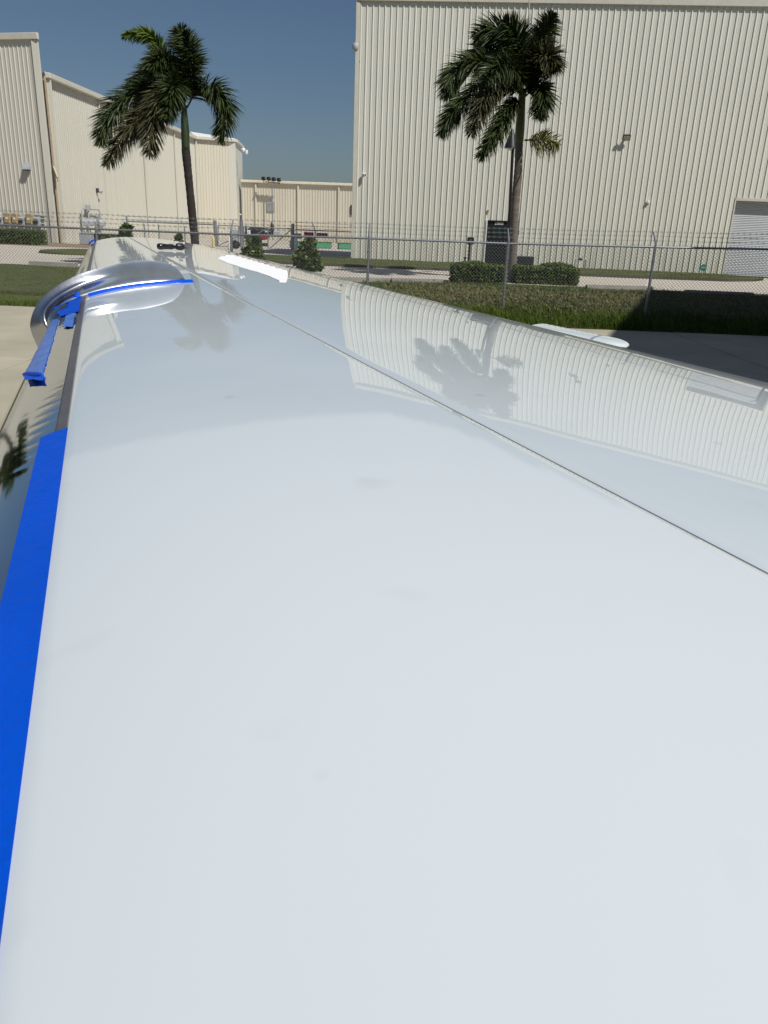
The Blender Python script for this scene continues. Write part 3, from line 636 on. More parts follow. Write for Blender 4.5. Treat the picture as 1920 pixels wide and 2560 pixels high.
# bollards
def bollard(x, y0, y1, m, label):
    p = ground(x, y1); tp = at(x, y0, p[1]-0); t = thing('bollard', p, label, 'bollard', 'bollards at the gates')
    MB().lathe([(.10, 0), (.10, tp[2]-.08), (.07, tp[2]-.02), (.01, tp[2])], p, Z3, 12).build('post', m, t, True, angle=50); MB().lathe([(.14, 0), (.14, .04)], p, Z3, 12).build('base', M_concd, t)
M_yel = mat('faded_yellow', (.62, .52, .22), .6)
bollard(534, 590, 622, M_yel, 'faded yellow bollard left of the narrow gate'); bollard(575, 594, 625, mat('cream_bollard', (.68, .64, .52), .6), 'cream bollard in front of the narrow gate'); bollard(740, 594, 634, M_white, 'white bollard right of the wide gate post')
# green barriers
def barrier(x0, x1, y, label):
    a, b = ground(x0, y), ground(x1, y+1); e = b-a; L = np.linalg.norm(e); e /= L; n = np.array([e[1], -e[0], 0])
    t = thing('green_barrier', (a+b)/2, label, 'barrier', 'green barriers along the low hangar'); k = max(1, round(L/1.7)); w = L/k
    for i in range(k): MB().bbox(a+e*(i+.5)*w+Z3*.24, (w-.03, .3, .42), .02, (e, n, Z3)).build('panel', M_green, t)
    MB().box((a+b)/2+Z3*.47, (L, .34, .05), (e, n, Z3)).build('top_rail', mat('green_rail', (.03, .12, .07), .5), t); MB().box((a+b)/2+Z3*.015, (L-.02, .32, .03), (e, n, Z3)).build('base', M_dark, t)
barrier(742, 827, 620, 'long green barrier behind the bush and the signs'); barrier(845, 884, 622.5, 'green barrier touching the corner of the right hangar'); barrier(728, 737, 618.5, 'short green barrier end at the wide gate post')
# tyre-like reel and cabinet beside the narrow gate
p = ground(590, 622); t = thing('hose_reel', p, 'black round reel lying upright behind the narrow gate', 'reel'); MB().lathe([(.24, -.1), (.29, -.07), (.29, .07), (.24, .1)], p+Z3*.29, (.2, -1, 0), 20).build('tyre', M_black, t, True, angle=40); MB().lathe([(.1, -.12), (.1, .12)], p+Z3*.29, (.2, -1, 0), 14).build('hub', M_dark, t)
p = ground(587, 616); t = thing('utility_cabinet', p, 'grey utility cabinet behind the black reel', 'cabinet'); MB().bbox(p+Z3*.6, (.5, .4, 1.2), .02).build('body', M_grey, t); MB().box(p+Z3*.65+np.array([0, -.21, 0]), (.4, .02, .9)).build('door', mat('grey_door', (.42, .44, .45), .5), t)

# dark single-engine aircraft behind the gate
AYY = 66.
def ga(x, y, d=0): return at(x, y, AYY+d)
ac = thing('light_aircraft', ga(650, 612), 'dark parked propeller aircraft with red cowling behind the wide gate', 'aircraft')
def loft(secs, n=14):
    rings = []
    for c, ry, rz in secs: rings.append([np.array(c)+np.array([0, ry*math.cos(2*math.pi*j/n), rz*math.sin(2*math.pi*j/n)]) for j in range(n+1)])
    mb = MB(); mb.grid(np.array(rings)); mb.add(np.array(rings[0][:-1]), [tuple(range(n))]); mb.add(np.array(rings[-1][:-1]), [tuple(range(n))]); return mb
s_ = AYY/2050
loft([(ga(600, 590), .12, .12), (ga(613, 589), .3, .25), (ga(628, 590), .5, .42), (ga(645, 590), .55, .45), (ga(654, 590), .5, .42)]).build('fuselage', M_dark, ac, True)
loft([(ga(653, 589), .5, .38), (ga(660, 588.5), .5, .38), (ga(668, 587.5), .45, .32), (ga(673, 587), .35, .25)]).build('cowling', M_red, ac, True)
loft([(ga(620, 573.5), .3, .05), (ga(626, 574), .6, .2), (ga(640, 576), .7, .26), (ga(660, 578.5), .7, .26), (ga(672, 580), .55, .26), (ga(680, 580.5), .4, .2)]).build('wing', M_black, ac, True)
loft([(ga(673, 583), .3, .28), (ga(678, 583), .26, .25), (ga(682, 583), .1, .1)]).build('nose', M_dark, ac, True)
MB().box(ga(666.5, 579.5, -.7), (.22, .02, .06)).build('white_bar', M_white, ac)  # small white bar on the face of the black wing
bl = catmull([ga(680, 587), ga(680.6, 575), ga(680, 562), ga(679, 552.5)], 9); MB().tube(bl, [.12, .14, .17, .18, .17, .15, .12, .08, .02], 6).build('propeller_blade', M_black, ac)
lg_ = MB().tube([ga(652, 596), ga(654, 612)], .06, 6).build('landing_gear', M_dark, ac)
for x in (656, 664): MB().lathe([(.12, -.1), (.25, -.07), (.25, .07), (.12, .1)], at(x, 615, AYY-.3), (.25, -1, 0), 14).build('wheel', M_black, lg_)
MB().box(ga(615, 573), (.09, .5, .55)).build('tail_fin', M_dark, ac)

# ------------------------------------------------------------------ posts and small things by the right hangar
p = onR(1171, 656)+nR*1.2; p[2] = .1; t = thing('intercom_post', p, 'black post with a square box in front of the hangar left of the door', 'intercom post'); zt = at(1176, 598, p[1])[2]
MB().tube([p, p+Z3*(zt-.2)], .06, 8).build('post', M_black, t); MB().bbox(p+Z3*(zt-.18)+np.array([.02, -.08, 0]), (.34, .16, .36), .02).build('box', M_black, t); MB().box(p+Z3*(zt-.15)+np.array([.02, -.165, 0]), (.16, .01, .12)).build('screen', M_dark, t)
p = onR(1162, 656)+nR*1.2; p[2] = .1; t = thing('low_post', p, 'short black stub post left of the intercom post', 'post'); MB().lathe([(.05, 0), (.05, .26), (.07, .28), (.07, .34), (.02, .36)], p, Z3, 10).build('stub', M_black, t); MB().lathe([(.09, 0), (.09, .03)], p, Z3, 10).build('base', M_dark, t)
p = onR(1443, 671)+nR*.9; p[2] = .1; t = thing('backflow_valve', p, 'low pipe loop with a valve beside the right hedge', 'pipe valve'); zz = at(1443, 653, p[1])[2]-.0
MB().tube([p+(-.28, 0, 0), p+(-.28, 0, zz-.04), p+(-.24, 0, zz), p+(.24, 0, zz), p+(.28, 0, zz-.04), p+(.28, 0, 0)], .03, 8).build('pipe', M_galv, t); MB().bbox(p+Z3*zz, (.2, .12, .12), .02).build('valve', M_dark, t); MB().tube([p+Z3*zz+(-.1, 0, .04), p+Z3*zz+(.12, 0, .14)], .015, 6).build('lever', M_dark, t)
p = onR(1752, 690)+nR*.5; p[2] = .1; c = onR(1752, 668)+nR*.5; t = thing('yard_sign', p, 'small teal octagon yard sign on two legs against the hangar', 'sign'); r_ = .17
oc = [c+exR*r_*1.05*math.cos(math.pi/8+k*math.pi/4)+Z3*r_*1.05*math.sin(math.pi/8+k*math.pi/4) for k in range(8)]
MB().prism(oc, -nR*.02).build('sign_face', M_teal, t); text('lettering', 'ADT', .13, c+nR*.006, (math.pi/2, 0, math.atan2(exR[1], exR[0])), M_white, t)
for k in (-.06, .05): MB().tube([c-Z3*r_*.9+exR*k-nR*.01, np.append((c+exR*k-nR*.01)[:2], .05)], .014, 6).build('leg', M_dark, t)
p = ground(1840, 690); t = thing('door_stop_post', p, 'bent black pipe post in front of the roller door', 'pipe post'); zz = at(1855, 640, p[1])[2]; q = at(1869, 638, p[1])
MB().tube([p, p+Z3*(zz-.12), p+Z3*(zz-.03)+(.03, 0, 0), p+Z3*zz+(.12, 0, 0), np.array([q[0], p[1], zz])], .05, 8).build('pipe', M_black, t); MB().lathe([(.07, 0), (.15, .04), (.15, .1)], np.array([q[0]-.05, p[1], zz]), (1, 0, 0), 12).build('nozzle', M_black, t)
# lamp post behind the right palm, and the slender pole
p = at(1266, 700, 33.); p[2] = 0; top = at(1283, 345, 33.); t = thing('street_lamp', p, 'dark lamp post with a bell shade directly behind the right palm trunk', 'lamp post')
MB().tube([p, np.array([top[0], top[1], top[2]])], [.075, .055], 10).build('pole', M_black, t); lc = at(1280, 335, 33.)
MB().lathe([(.04, .18), (.07, .10), (.13, -.08), (.24, -.42), (.26, -.50), (.22, -.50)], lc, Z3, 18).build('lamp_shade', mat('lamp_green_black', (.02, .028, .03), .35), t, True, angle=40); MB().lathe([(.08, 0), (.10, -.12), (.05, -.2)], lc-Z3*.38, Z3, 12).build('bulb', M_white, t)
YP = 34.; p = at(1318, 175, YP); p[2] = 0.0; t = thing('slender_pole', p, 'thin tall pale pole rising out of the right palm past the roof line', 'pole')
MB().tube([p, at(1318, 175, YP), at(1324, -30, YP)], [.05, .04, .018], 8).build('pole', mat('pale_pole', (.42, .42, .38), .5), t); MB().lathe([(.1, 0), (.1, .04)], p, Z3, 10).build('base', M_galv, t)

# ------------------------------------------------------------------ plants
def leaves(n, c, ext, size, m, name, parent, shape='box', flat=.5, hole=.55):
    k = 0; C = []
    while k < n:
        q = rng.uniform(-1, 1, (n*3, 3))
        if shape == 'box': d = np.max(np.abs(q), 1); ok = (d > hole)
        elif shape == 'dome': q[:, 2] = np.abs(q[:, 2]); d = np.linalg.norm(q, axis=1); ok = (d < 1) & (d > hole)
        else: d = np.linalg.norm(q, axis=1); ok = (d < 1) & (d > hole)
        q = q[ok]; C.append(q); k += len(q)
    q = np.vstack(C)[:n]*ext; q *= (1+.05*np.sin(q[:, :1]*9)*np.sin(q[:, 1:2]*7+1)); p = np.array(c)+q
    nr = rng.normal(0, 1, (n, 3)); nr[:, 2] = np.abs(nr[:, 2])+flat; nr /= np.linalg.norm(nr, axis=1)[:, None]
    a = np.cross(nr, rng.normal(0, 1, (n, 3))); a /= np.linalg.norm(a, axis=1)[:, None]; b = np.cross(nr, a)
    s = rng.uniform(.6, 1.3, (n, 1))*size
    soup(name, np.stack([p-a*s, p+b*s*.45, p+a*s, p-b*s*.45], 1), 4, m, parent)
def hedge(xa, xb, ya, yt, dep, label, n=5200, shape=None):
    a, b = ground(xa, ya), ground(xb, ya+1.5); Y = (a[1]+b[1])/2; h = at((xa+xb)/2, yt, Y)[2]; w = b[0]-a[0]; c = np.array([(a[0]+b[0])/2, Y+dep/2, h/2])
    t = thing('hedge', (c[0], c[1], 0), label, 'hedge', 'clipped hedges')
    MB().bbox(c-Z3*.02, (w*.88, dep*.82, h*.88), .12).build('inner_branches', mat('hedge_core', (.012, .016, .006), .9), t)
    leaves(n, c, np.array([w/2, dep/2, h/2]), .05, M_hedge, 'foliage', t, hole=.82)
    for k in range(5): MB().tube([(c[0]-w*.4+k*w*.2, c[1], 0), (c[0]-w*.4+k*w*.2, c[1], h*.5)], .03, 5).build('stem', M_stem, t)
    return t, c, w, h
t, c, w, h = hedge(1133, 1262, 709, 663, 1.5, 'clipped green hedge left of the right palm trunk', 8000)
leaves(3600, c+np.array([-w*.10, 0, h*.40]), np.array([w*.36, .75, h*.27]), .05, M_hedge, 'foliage', t, 'ball', hole=.4)
t, c, w, h = hedge(1296, 1440, 711, 668, 1.5, 'clipped green hedge right of the palm trunk, higher at its right end', 7500)
leaves(3200, c+np.array([w*.18, 0, h*.42]), np.array([w*.31, .75, h*.34]), .05, M_hedge, 'foliage', t, 'ball', hole=.4)
hedge(-60, 128, 610, 573, 1.6, 'dark clipped hedge below the meter boxes at the left edge', 8000)
def shrub(xc, yb, wpx, yt, label, n=1500, size=.12, m=M_hedge2, Yd=0):
    g = ground(xc, yb); Y = g[1]+Yd; h = at(xc, yt, Y)[2]; w = wpx*Y/2050; t = thing('shrub', (g[0], Y, 0), label, 'shrub', 'leafy shrubs behind the fence')
    leaves(int(n*.62), (g[0], Y, h*.34), np.array([w/2, w/2, h*.38]), size*1.25, m, 'foliage', t, 'ball', hole=.15)
    for q_ in range(9):
        a = q_*2.4; leaves(60, (g[0]+w*.42*(1-.075*q_)*math.cos(a), Y+w*.4*(1-.075*q_)*math.sin(a), h*(.15+.09*q_)), np.array([.17, .17, .17])*w, size*1.25, m, 'foliage', t, 'ball', hole=.1)
    leaves(int(n*.38), (g[0]+.05*w, Y, h*.68), np.array([w*.22, w*.22, h*.34]), size, m, 'foliage', t, 'ball', hole=.2)
    for k in range(7):
        a = k*.9; MB().tube([(g[0], Y, 0), (g[0]+.2*w*math.cos(a), Y+.2*w*math.sin(a), h*.45), (g[0]+.3*w*math.cos(a), Y+.3*w*math.sin(a), h*.8)], [.025, .018, .008], 5).build('stem', M_stem, t)
shrub(768, 677, 68, 595, 'leafy shrub in front of the red and orange sign')
shrub(633, 668, 56, 588, 'leafy shrub in front of the dark aircraft')
shrub(317, 640, 50, 558, 'leafy shrub rising over the wing tip beside the back fence post', 1500)
shrub(448, 630, 26, 585, 'small leafy shrub over the wing edge left of the palm trunk', 600)
shrub(268, 628, 36, 588, 'low yellow green shrub in front of the dark cabinets', 700, .1, mat('lime_leaf', (.10, .14, .02), .5))
t = thing('generator_cabinet', ground(255, 612), 'dark grey low cabinet against the long cream wall', 'cabinet'); g = ground(258, 611); h = at(258, 584, g[1])[2]
MB().bbox(g+Z3*h/2, (1.9, .9, h), .03).build('body', M_dark, t); MB().box(g+Z3*h*1.02, (2.0, 1.0, .06)).build('lid', M_grey, t)
for k in range(4): MB().box(g+Z3*(h*.75-.16*k)+(0, -.46, 0), (1.6, .02, .05)).build('louvre', M_black, t)
t = thing('generator_cabinet', ground(215, 612), 'pale grey small cabinet left of the dark one', 'cabinet'); g = ground(214, 611)+np.array([0, .3, 0]); MB().bbox(g+Z3*.33, (.75, .6, .66), .03).build('body', M_grey, t); MB().box(g+Z3*.685, (.8, .65, .05)).build('lid', M_grey, t)
for px, lab in ((145, 'small dark weed clump at the wall foot left of the rusty downspout'), (172, 'small pale rock and weeds at the wall foot right of the rusty downspout')):
    g = ground(px, 606); t = thing('weed_clump', g, lab, 'weeds'); leaves(90, g+Z3*.12, np.array([.3, .25, .18]), .08, M_hedge2, 'foliage', t, 'ball', hole=.1); MB().lathe([(.1, 0), (.16, .05), (.08, .12)], g+(.1, -.1, 0), Z3, 7).build('stone', M_white if px > 150 else M_concd, t)

# palms ---------------------------------------------------------------
def frond(root, Y, pts, L, m=M_frond, nodes=96, per=8, droop=.20, w=.042, bias=.58):
    P = catmull([at(x, y, Y+d) for x, y, d in pts], nodes+8); T = np.gradient(P, axis=0); T /= np.linalg.norm(T, axis=1)[:, None]
    MB().tube(P[::4], np.linspace(.035, .006, len(P[::4])), 5).build('rachis', M_frondl if m is not M_frondy else M_frondy, fr_ := thing_child(root, 'frond'))
    idx = np.repeat(np.arange(10, len(P)), per); n = len(idx); t = (idx-10)/(len(P)-11)
    T_ = T[idx]; base = P[idx]+T_*rng.uniform(-.02, .02, (n, 1)); sd = np.cross(T_, np.array([0, 0, 1.])+rng.normal(0, .01, (n, 3))); sd /= np.linalg.norm(sd, axis=1)[:, None]; nm = np.cross(sd, T_)
    ph = rng.uniform(0, 2*np.pi, n); rad = np.cos(ph)[:, None]*sd+np.sin(ph)[:, None]*nm
    d = T_*bias+rad*.8+np.array([-.10, 0, -.12]); d /= np.linalg.norm(d, axis=1)[:, None]
    ll = (L*1.34*np.sin(np.pi*(.16+.80*t))**.55*rng.uniform(.75, 1.1, n))[:, None]
    mid = base+d*ll*.55+np.array([0, 0, -1.])*ll*droop*.18; tip = base+d*ll+np.array([-.06, 0, -1.])*ll*droop
    s = np.cross(d, rng.normal(0, 1, (n, 3))); s /= np.linalg.norm(s, axis=1)[:, None]; s *= w/2
    q = np.stack([base-s*.5, base+s*.5, mid+s, mid-s, mid-s, mid+s, tip+s*.12, tip-s*.12], 1).reshape(-1, 4, 3)
    soup('leaflet', q, 4, m, fr_, 'stuff')
def thing_child(root, name):
    o = bpy.data.objects.new(name, None); COL.objects.link(o); o.parent = root; return o
def palm(Y, trunk, shaft, label, rt, rs, mt, ms):
    tp = [at(x, y, Y) for x, y in trunk]; b = tp[0].copy(); b[2] = 0; root = thing('palm_tree', b, label, 'palm tree', 'palm trees behind the fence')
    pts = [b]+[p for p in tp if p[2] > .25]; P = catmull(pts, 70); k = np.arange(70); u = k/69
    r = np.interp(u, np.linspace(0, 1, len(rt)), rt)*(1+.035*np.sin(k*2.2)+.02*rng.normal(0, 1, 70))
    MB().tube(P, r, 14).build('trunk', mt, root, True)
    Q = catmull([at(x, y, Y) for x, y in shaft], 14); MB().tube(Q, np.interp(np.linspace(0, 1, 14), np.linspace(0, 1, len(rs)), rs), 12).build('crownshaft', ms, root, True)
    return root
lz = lambda x, y, d=0: (x/2.592, 60+y/2.592, d)
lp = palm(30.5, [(491, 640), (483, 560), (474, 470), (467, 400), (464, 372)], [(464.5, 376), (463, 330), (461, 290), (462, 262)], 'dark royal palm left of the sky gap, one frond reaching up left', [.16, .155, .15, .14, .155, .15], [.15, .15, .12, .06], M_trunkd, M_shaftd)
for pts, L, m in (
    ([lz(1195, 520), lz(1110, 330), lz(1040, 150, -.2), lz(940, 60, -.3), lz(800, 75, -.3)], .34, M_frondl),
    ([lz(1195, 520), lz(1215, 330, .2), lz(1200, 160, .3), lz(1170, 30, .5)], .62, M_frond),
    ([lz(1195, 520), lz(1235, 340, -.3), lz(1235, 180, -.6), lz(1190, 60, -.8)], .58, M_frond),
    ([lz(1210, 545), lz(1290, 420), lz(1400, 430, -.3), lz(1470, 560, -.4), lz(1420, 740, -.5)], .60, M_frond),
    ([lz(1185, 540), lz(1010, 410, -.3), lz(830, 470, -.6), lz(700, 610, -.7), lz(655, 770, -.8)], .62, M_frond),
    ([lz(1185, 555), lz(1010, 530, -.5), lz(850, 660, -1), lz(690, 910, -1.2)], .55, M_frondo),
    ([lz(1185, 545), lz(1090, 420, -.9), lz(1010, 560, -1.7), lz(970, 840, -2)], .62, M_frondo),
    ([lz(1190, 530), lz(1090, 330, .4), lz(980, 330, .8), lz(850, 420, 1.2)], .66, M_frond),
    ([lz(1190, 530), lz(1120, 300, -.5), lz(1040, 220, -1), lz(980, 300, -1.4)], .55, M_frond),
    ([lz(1185, 550), lz(1080, 480, .8), lz(940, 560, 1.6), lz(860, 700, 2)], .6, M_frond),
    ([lz(1190, 540), lz(1150, 400, -.8), lz(1120, 420, -1.5), lz(1080, 600, -2)], .6, M_frond)): frond(lp, 30.5, pts, L, m)
lp2 = dup(lp); lp2.location = lp.location+Vector((-15.2, .6, 0)); lp2['label'] = 'palm tree beyond the left edge, mirrored in the polished leading edge'
rz = lambda x, y, d=0: (1040+x/3.607, y/3.607, d)
rp2 = palm(31., [(1278, 704), (1283, 640), (1288, 520), (1295, 430), (1298, 352)], [(1298, 356), (1300, 320), (1303, 275), (1307, 222)], 'royal palm with a grey ringed trunk in front of the right hangar', [.24, .16, .15, .15, .15, .15, .14, .145], [.155, .17, .145, .12], M_trunk, M_shaft)
for pts, L, m, kw in (
    ([rz(965, 860), rz(940, 560, .2), rz(850, 330, .3), rz(700, 270, .3), rz(550, 330, .3)], .75, M_frond, {}),
    ([rz(965, 850), rz(960, 560, -.2), rz(910, 330, -.4), rz(800, 210, -.5)], .72, M_frond, {}),
    ([rz(985, 840), rz(1060, 520), rz(1150, 290), rz(1240, 130)], .55, M_frond, {}),
    ([rz(985, 850), rz(1080, 600, -.4), rz(1180, 500, -.8), rz(1250, 590, -1)], .62, M_frondo, {}),
    ([rz(985, 870), rz(1080, 790, -.3), rz(1150, 850, -.7), rz(1120, 1030, -.9)], .56, M_frond, {}),
    ([rz(955, 850), rz(720, 600, -.2), rz(470, 560, -.4), rz(330, 700, -.5), rz(290, 860, -.6)], .60, M_frond, {}),
    ([rz(955, 860), rz(720, 690, -.5), rz(480, 850, -1), rz(330, 1020, -1.2), rz(225, 1200, -1.3)], .52, M_frond, {}),
    ([rz(955, 870), rz(800, 720, -.9), rz(640, 860, -1.8), rz(500, 1190, -2.2)], .58, M_frondo, {}),
    ([rz(950, 900), rz(850, 960, -.5), rz(740, 1160, -1), rz(580, 1410, -1.3)], .50, M_frond, {}),
    ([rz(960, 860), rz(840, 540, .6), rz(640, 450, 1.1), rz(470, 560, 1.5)], .66, M_frond, {}),
    ([rz(960, 860), rz(900, 640, -.9), rz(780, 580, -1.6), rz(640, 690, -2.2)], .62, M_frond, {}),
    ([rz(985, 860), rz(1040, 560, .6), rz(1100, 420, 1.1), rz(1190, 480, 1.5)], .55, M_frond, {}),
    ([rz(980, 1265), rz(1060, 1262, -.2), rz(1160, 1262, -.4), rz(1285, 1290, -.5)], .50, M_frondy, dict(nodes=46, per=5, w=.034))): frond(rp2, 31., pts, L, m, **kw)

# ------------------------------------------------------------------ the aircraft wing
K = 1.3
WP = dict(z0=1.7-K*(1.7-1.3012), dih=.0383, th=.5092, a0=-.2292*K, sw=.1916, c0=2.088*K, ct=.8565*K, st=5.6442*K, us0=.0785, us1=.0498, up0=.3404, up1=.2898, t=.1258, m=.0113, inc=-.0078)
Sv = np.array([-math.sin(WP['th']), math.cos(WP['th']), 0]); Cv = np.array([math.cos(WP['th']), math.sin(WP['th']), 0]); ST = WP['st']; SR = -1.5
chord = lambda s: WP['c0']+(WP['ct']-WP['c0'])*s/ST
def wing(s, u, side=1.):
    s, u = np.broadcast_arrays(np.asarray(s, float), np.asarray(u, float)); c = chord(s); t, m = WP['t'], WP['m']; uu = np.clip(u, 0, 1)
    yt = 5*t*(.2969*np.sqrt(uu)-.126*uu-.3516*uu**2+.2843*uu**3-.1036*uu**4)
    yc = np.where(uu < .4, m/.16*(.8*uu-uu*uu), m/.36*(.2+.8*uu-uu*uu)); yy = yc+yt if side > 0 else yc-yt*.8
    a = WP['a0']+WP['sw']*s+u*c; z = WP['z0']+WP['dih']*s+c*yy-WP['inc']*u*c
    return Sv*s[..., None]+Cv*a[..., None]+Z3*z[..., None]
us = lambda s: WP['us0']+(WP['us1']-WP['us0'])*s/ST
upn = lambda s: WP['up0']+(WP['up1']-WP['up0'])*s/ST
wv_ = [(R_.uniform(.09, .4), R_.uniform(0, 6.28), R_.uniform(0, 6.28)) for _ in range(22)]
def wave(s, a):                                   # faint oil-canning of real sheet metal
    z = 0
    for lam, d, ph in wv_: z = z+.00026*lam/6.28*np.sin((np.cos(d)*s+np.sin(d)*a)*6.28/lam+ph)
    return z
pl_ = thing('aircraft_wing', (0, 0, 1.0), 'glossy white aircraft wing with polished metal leading edge filling the foreground', 'aircraft')
SS = np.arange(SR, ST+.001, .022); SS[-1] = ST
def skin(name, ua, ub, nu, m, lip0=True, lip1=True):
    P = []; A_ = []
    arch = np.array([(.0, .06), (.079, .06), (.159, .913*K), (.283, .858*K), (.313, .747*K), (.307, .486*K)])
    for s in SS:
        u = ua(s)+(ub(s)-ua(s))*np.linspace(0, 1, nu); Pt = wing(s, u); a = u*chord(s); Pt[:, 2] += wave(s, a)
        if lip0: Pt = np.vstack([Pt[:1]-Z3*.0022+Cv*.0008, Pt[:1]-Z3*.0008, Pt[:1]+Cv*.0012, Pt[1:]]); u = np.r_[u[0], u[0], u]
        if lip1: Pt = np.vstack([Pt[:-1], Pt[-1:]-Cv*.0012, Pt[-1:]-Z3*.0008, Pt[-1:]-Z3*.0022-Cv*.0008]); u = np.r_[u, u[-1], u[-1]]
        P.append(Pt); sb = np.interp(u, [.05, .079, .159, .22, .283, .313, .34, .40], [.93*K, .953*K, .913*K, .89*K, .858*K, .747*K, .30*K, -1.]); A_.append(np.clip((sb-s)/(.025+.05*u)+.5, 0, 1))  # arched border of the reflection painted on the near skin
    o = MB().grid(np.array(P)).build(name, m, pl_, True, angle=35); at2 = o.data.attributes.new('painted_reflection', 'FLOAT', 'POINT'); v = np.array(A_).ravel(); v = v*v*(3-2*v); at2.data.foreach_set('value', v.astype(np.float32)); return o
gap = .0021
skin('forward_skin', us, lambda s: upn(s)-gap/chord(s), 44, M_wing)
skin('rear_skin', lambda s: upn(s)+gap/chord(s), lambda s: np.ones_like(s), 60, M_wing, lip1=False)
MB().grid(np.array([[wing(s, upn(s)-2*gap/chord(s))-Z3*.0016, wing(s, upn(s)+2*gap/chord(s))-Z3*.0016] for s in SS[::4]])).build('panel_joint', M_gap, pl_)
# leading edge metal
sw_ = lambda s: .022-.004*s/ST                    # width of the dark strip
SL = np.arange(SR, ST+.001, .009); SL[-1] = ST; P = []
dent = [(s0+R_.uniform(-.006, .006), R_.uniform(.5, 1.2)) for s0 in np.arange(1.28, 3.3, .062)]
for s in SL:
    c = chord(s); u1 = us(s)-sw_(s)/c; th_ = np.linspace(1, 0, 26); Pt = wing(s, u1*th_**2); a = u1*th_**2*c
    zz = 0*a
    ac_ = u1*c-.036
    for s0, k in dent:
        if abs(s-s0) < .05: zz = zz-.00028*k*np.exp(-((s-s0)/.013)**2-((a-ac_)/.026)**2)
    Pt[:, 2] += zz
    P.append(np.vstack([Pt, wing(s, np.linspace(.04, 1, 9)**2*.10, -1.)]))
MB().grid(np.array(P)[:, ::-1]).build('leading_edge', M_chrome, pl_, True)
MB().grid(np.array([[wing(s, us(s)-(sw_(s)-k)/chord(s))-Z3*(.0012) for k in (-.0008, sw_(s)*.5, sw_(s)+.0008)] for s in SS[::2]])).build('erosion_strip', M_rubber, pl_, True)
MB().grid(np.array([[wing(s, us(s)-.0016/chord(s))-Z3*.0004, wing(s, us(s)+.001/chord(s))+Z3*.0002] for s in SS[::2]])).build('skin_edge', mat('bare_edge', (.45, .43, .42), .35, .6), pl_)
MB().grid(np.array([wing(s, np.linspace(.10, 1, 16), -1.) for s in SS[::8]])[:, ::-1]).build('lower_skin', M_white, pl_, True)
tu = np.linspace(0, 1, 24)**2; MB().grid(np.array([wing(ST, tu), (wing(ST, tu)*.62+wing(ST, tu, -1)*.38)+Sv*.03, (wing(ST, tu)*.3+wing(ST, tu, -1)*.7)+Sv*.028, wing(ST, tu, -1)])).build('wing_tip_cap', M_wing, pl_, True)
MB().add; mbq = MB(); rootp = np.vstack([wing(SR, tu), wing(SR, tu[::-1], -1)]); mbq.add(rootp, [tuple(range(len(rootp)))]); mbq.build('root_rib', M_gap, pl_)

# stall fence
sf = 2.597*K
def fz(a, z): return Sv*sf+Cv*a*K+Z3*(1.7-K*(1.7-z))
outer = catmull([(.690, 1.510), (.675, 1.523), (.660, 1.546), (.640, 1.562), (.618, 1.572), (.58, 1.577), (.513, 1.575), (.427, 1.556), (.356, 1.535), (.296, 1.506), (.247, 1.471), (.215, 1.43), (.2, 1.389), (.202, 1.36), (.214, 1.317)] if False else np.array([(.690, 1.510, 0), (.675, 1.523, 0), (.660, 1.546, 0), (.640, 1.562, 0), (.618, 1.572, 0), (.58, 1.577, 0), (.513, 1.575, 0), (.427, 1.556, 0), (.356, 1.535, 0), (.296, 1.506, 0), (.247, 1.471, 0), (.215, 1.43, 0), (.2, 1.389, 0), (.202, 1.36, 0), (.214, 1.317, 0)]), 90)
O3 = np.array([fz(p[0], p[1]) for p in outer])
ui = np.r_[np.linspace(.277, .012, 66), np.linspace(.008, .0, 8)]; In = np.vstack([wing(sf, ui), wing(sf, np.linspace(.001, .06, 16), -1)])
def resamp(P, n):
    d = np.r_[0, np.cumsum(np.linalg.norm(np.diff(P, axis=0), axis=1))]; q = np.linspace(0, d[-1], n); return np.stack([np.interp(q, d, P[:, i]) for i in range(3)], -1)
NF = 110; Or = resamp(O3, NF); Ir = resamp(In, NF)
prof = [(0, .024), (.03, .018), (.08, .012), (.15, .009), (.28, .007), (.40, .0065), (.48, .0065), (.55, .006), (.64, .006), (.76, .0045), (.88, .003), (.96, .0014), (1., .0002)]
ridge = lambda q: .030*math.exp(-((q-.50)/.10)**2)+(.022*max(0, 1-(q-.5)/.5) if q > .5 else 0)
def fence_side(sgn):
    P = []
    for i in range(NF):
        hgt = np.linalg.norm(Or[i]-Ir[i]); k = min(1, hgt/.12); fr = min(1, max(0, (i/NF-.36)/.32)); fr = fr*fr*(3-2*fr); row = []
        for q, o in prof:
            w = (o+ridge(q)*fr)*k; p = Ir[i]*(1-q)+Or[i]*q
            row.append(p-Sv*w*sgn)
        P.append(row)
    P = np.array(P); return P if sgn > 0 else P[:, ::-1]
mbf = MB(); mbf.grid(fence_side(1)); mbf.grid(fence_side(-1)); sfe = mbf.build('stall_fence', M_chrome2, pl_, True)
# metal cuff round the leading edge just inboard of the fence
cu = []
for k, s in enumerate(np.linspace(sf-.075, sf-.215, 9)):
    o = .016*math.sin(math.pi*min(1, (k+.6)/8.4)); row = []
    for u, sd in [(x, 1) for x in np.linspace(.035, .0005, 10)]+[(x, -1) for x in np.linspace(.003, .05, 8)]:
        p = wing(s, u, sd); p2 = wing(s, u+.004, sd); tv = p2-p; nn = np.cross(Sv, tv)*(1 if sd > 0 else -1); nn = -nn if nn[2]*(1 if sd > 0 else -1) < 0 else nn; nn /= np.linalg.norm(nn); row.append(p+nn*(o+.0015))
    cu.append(row)
MB().grid(np.array(cu)).build('edge_cuff', M_chrome2, sfe, True)

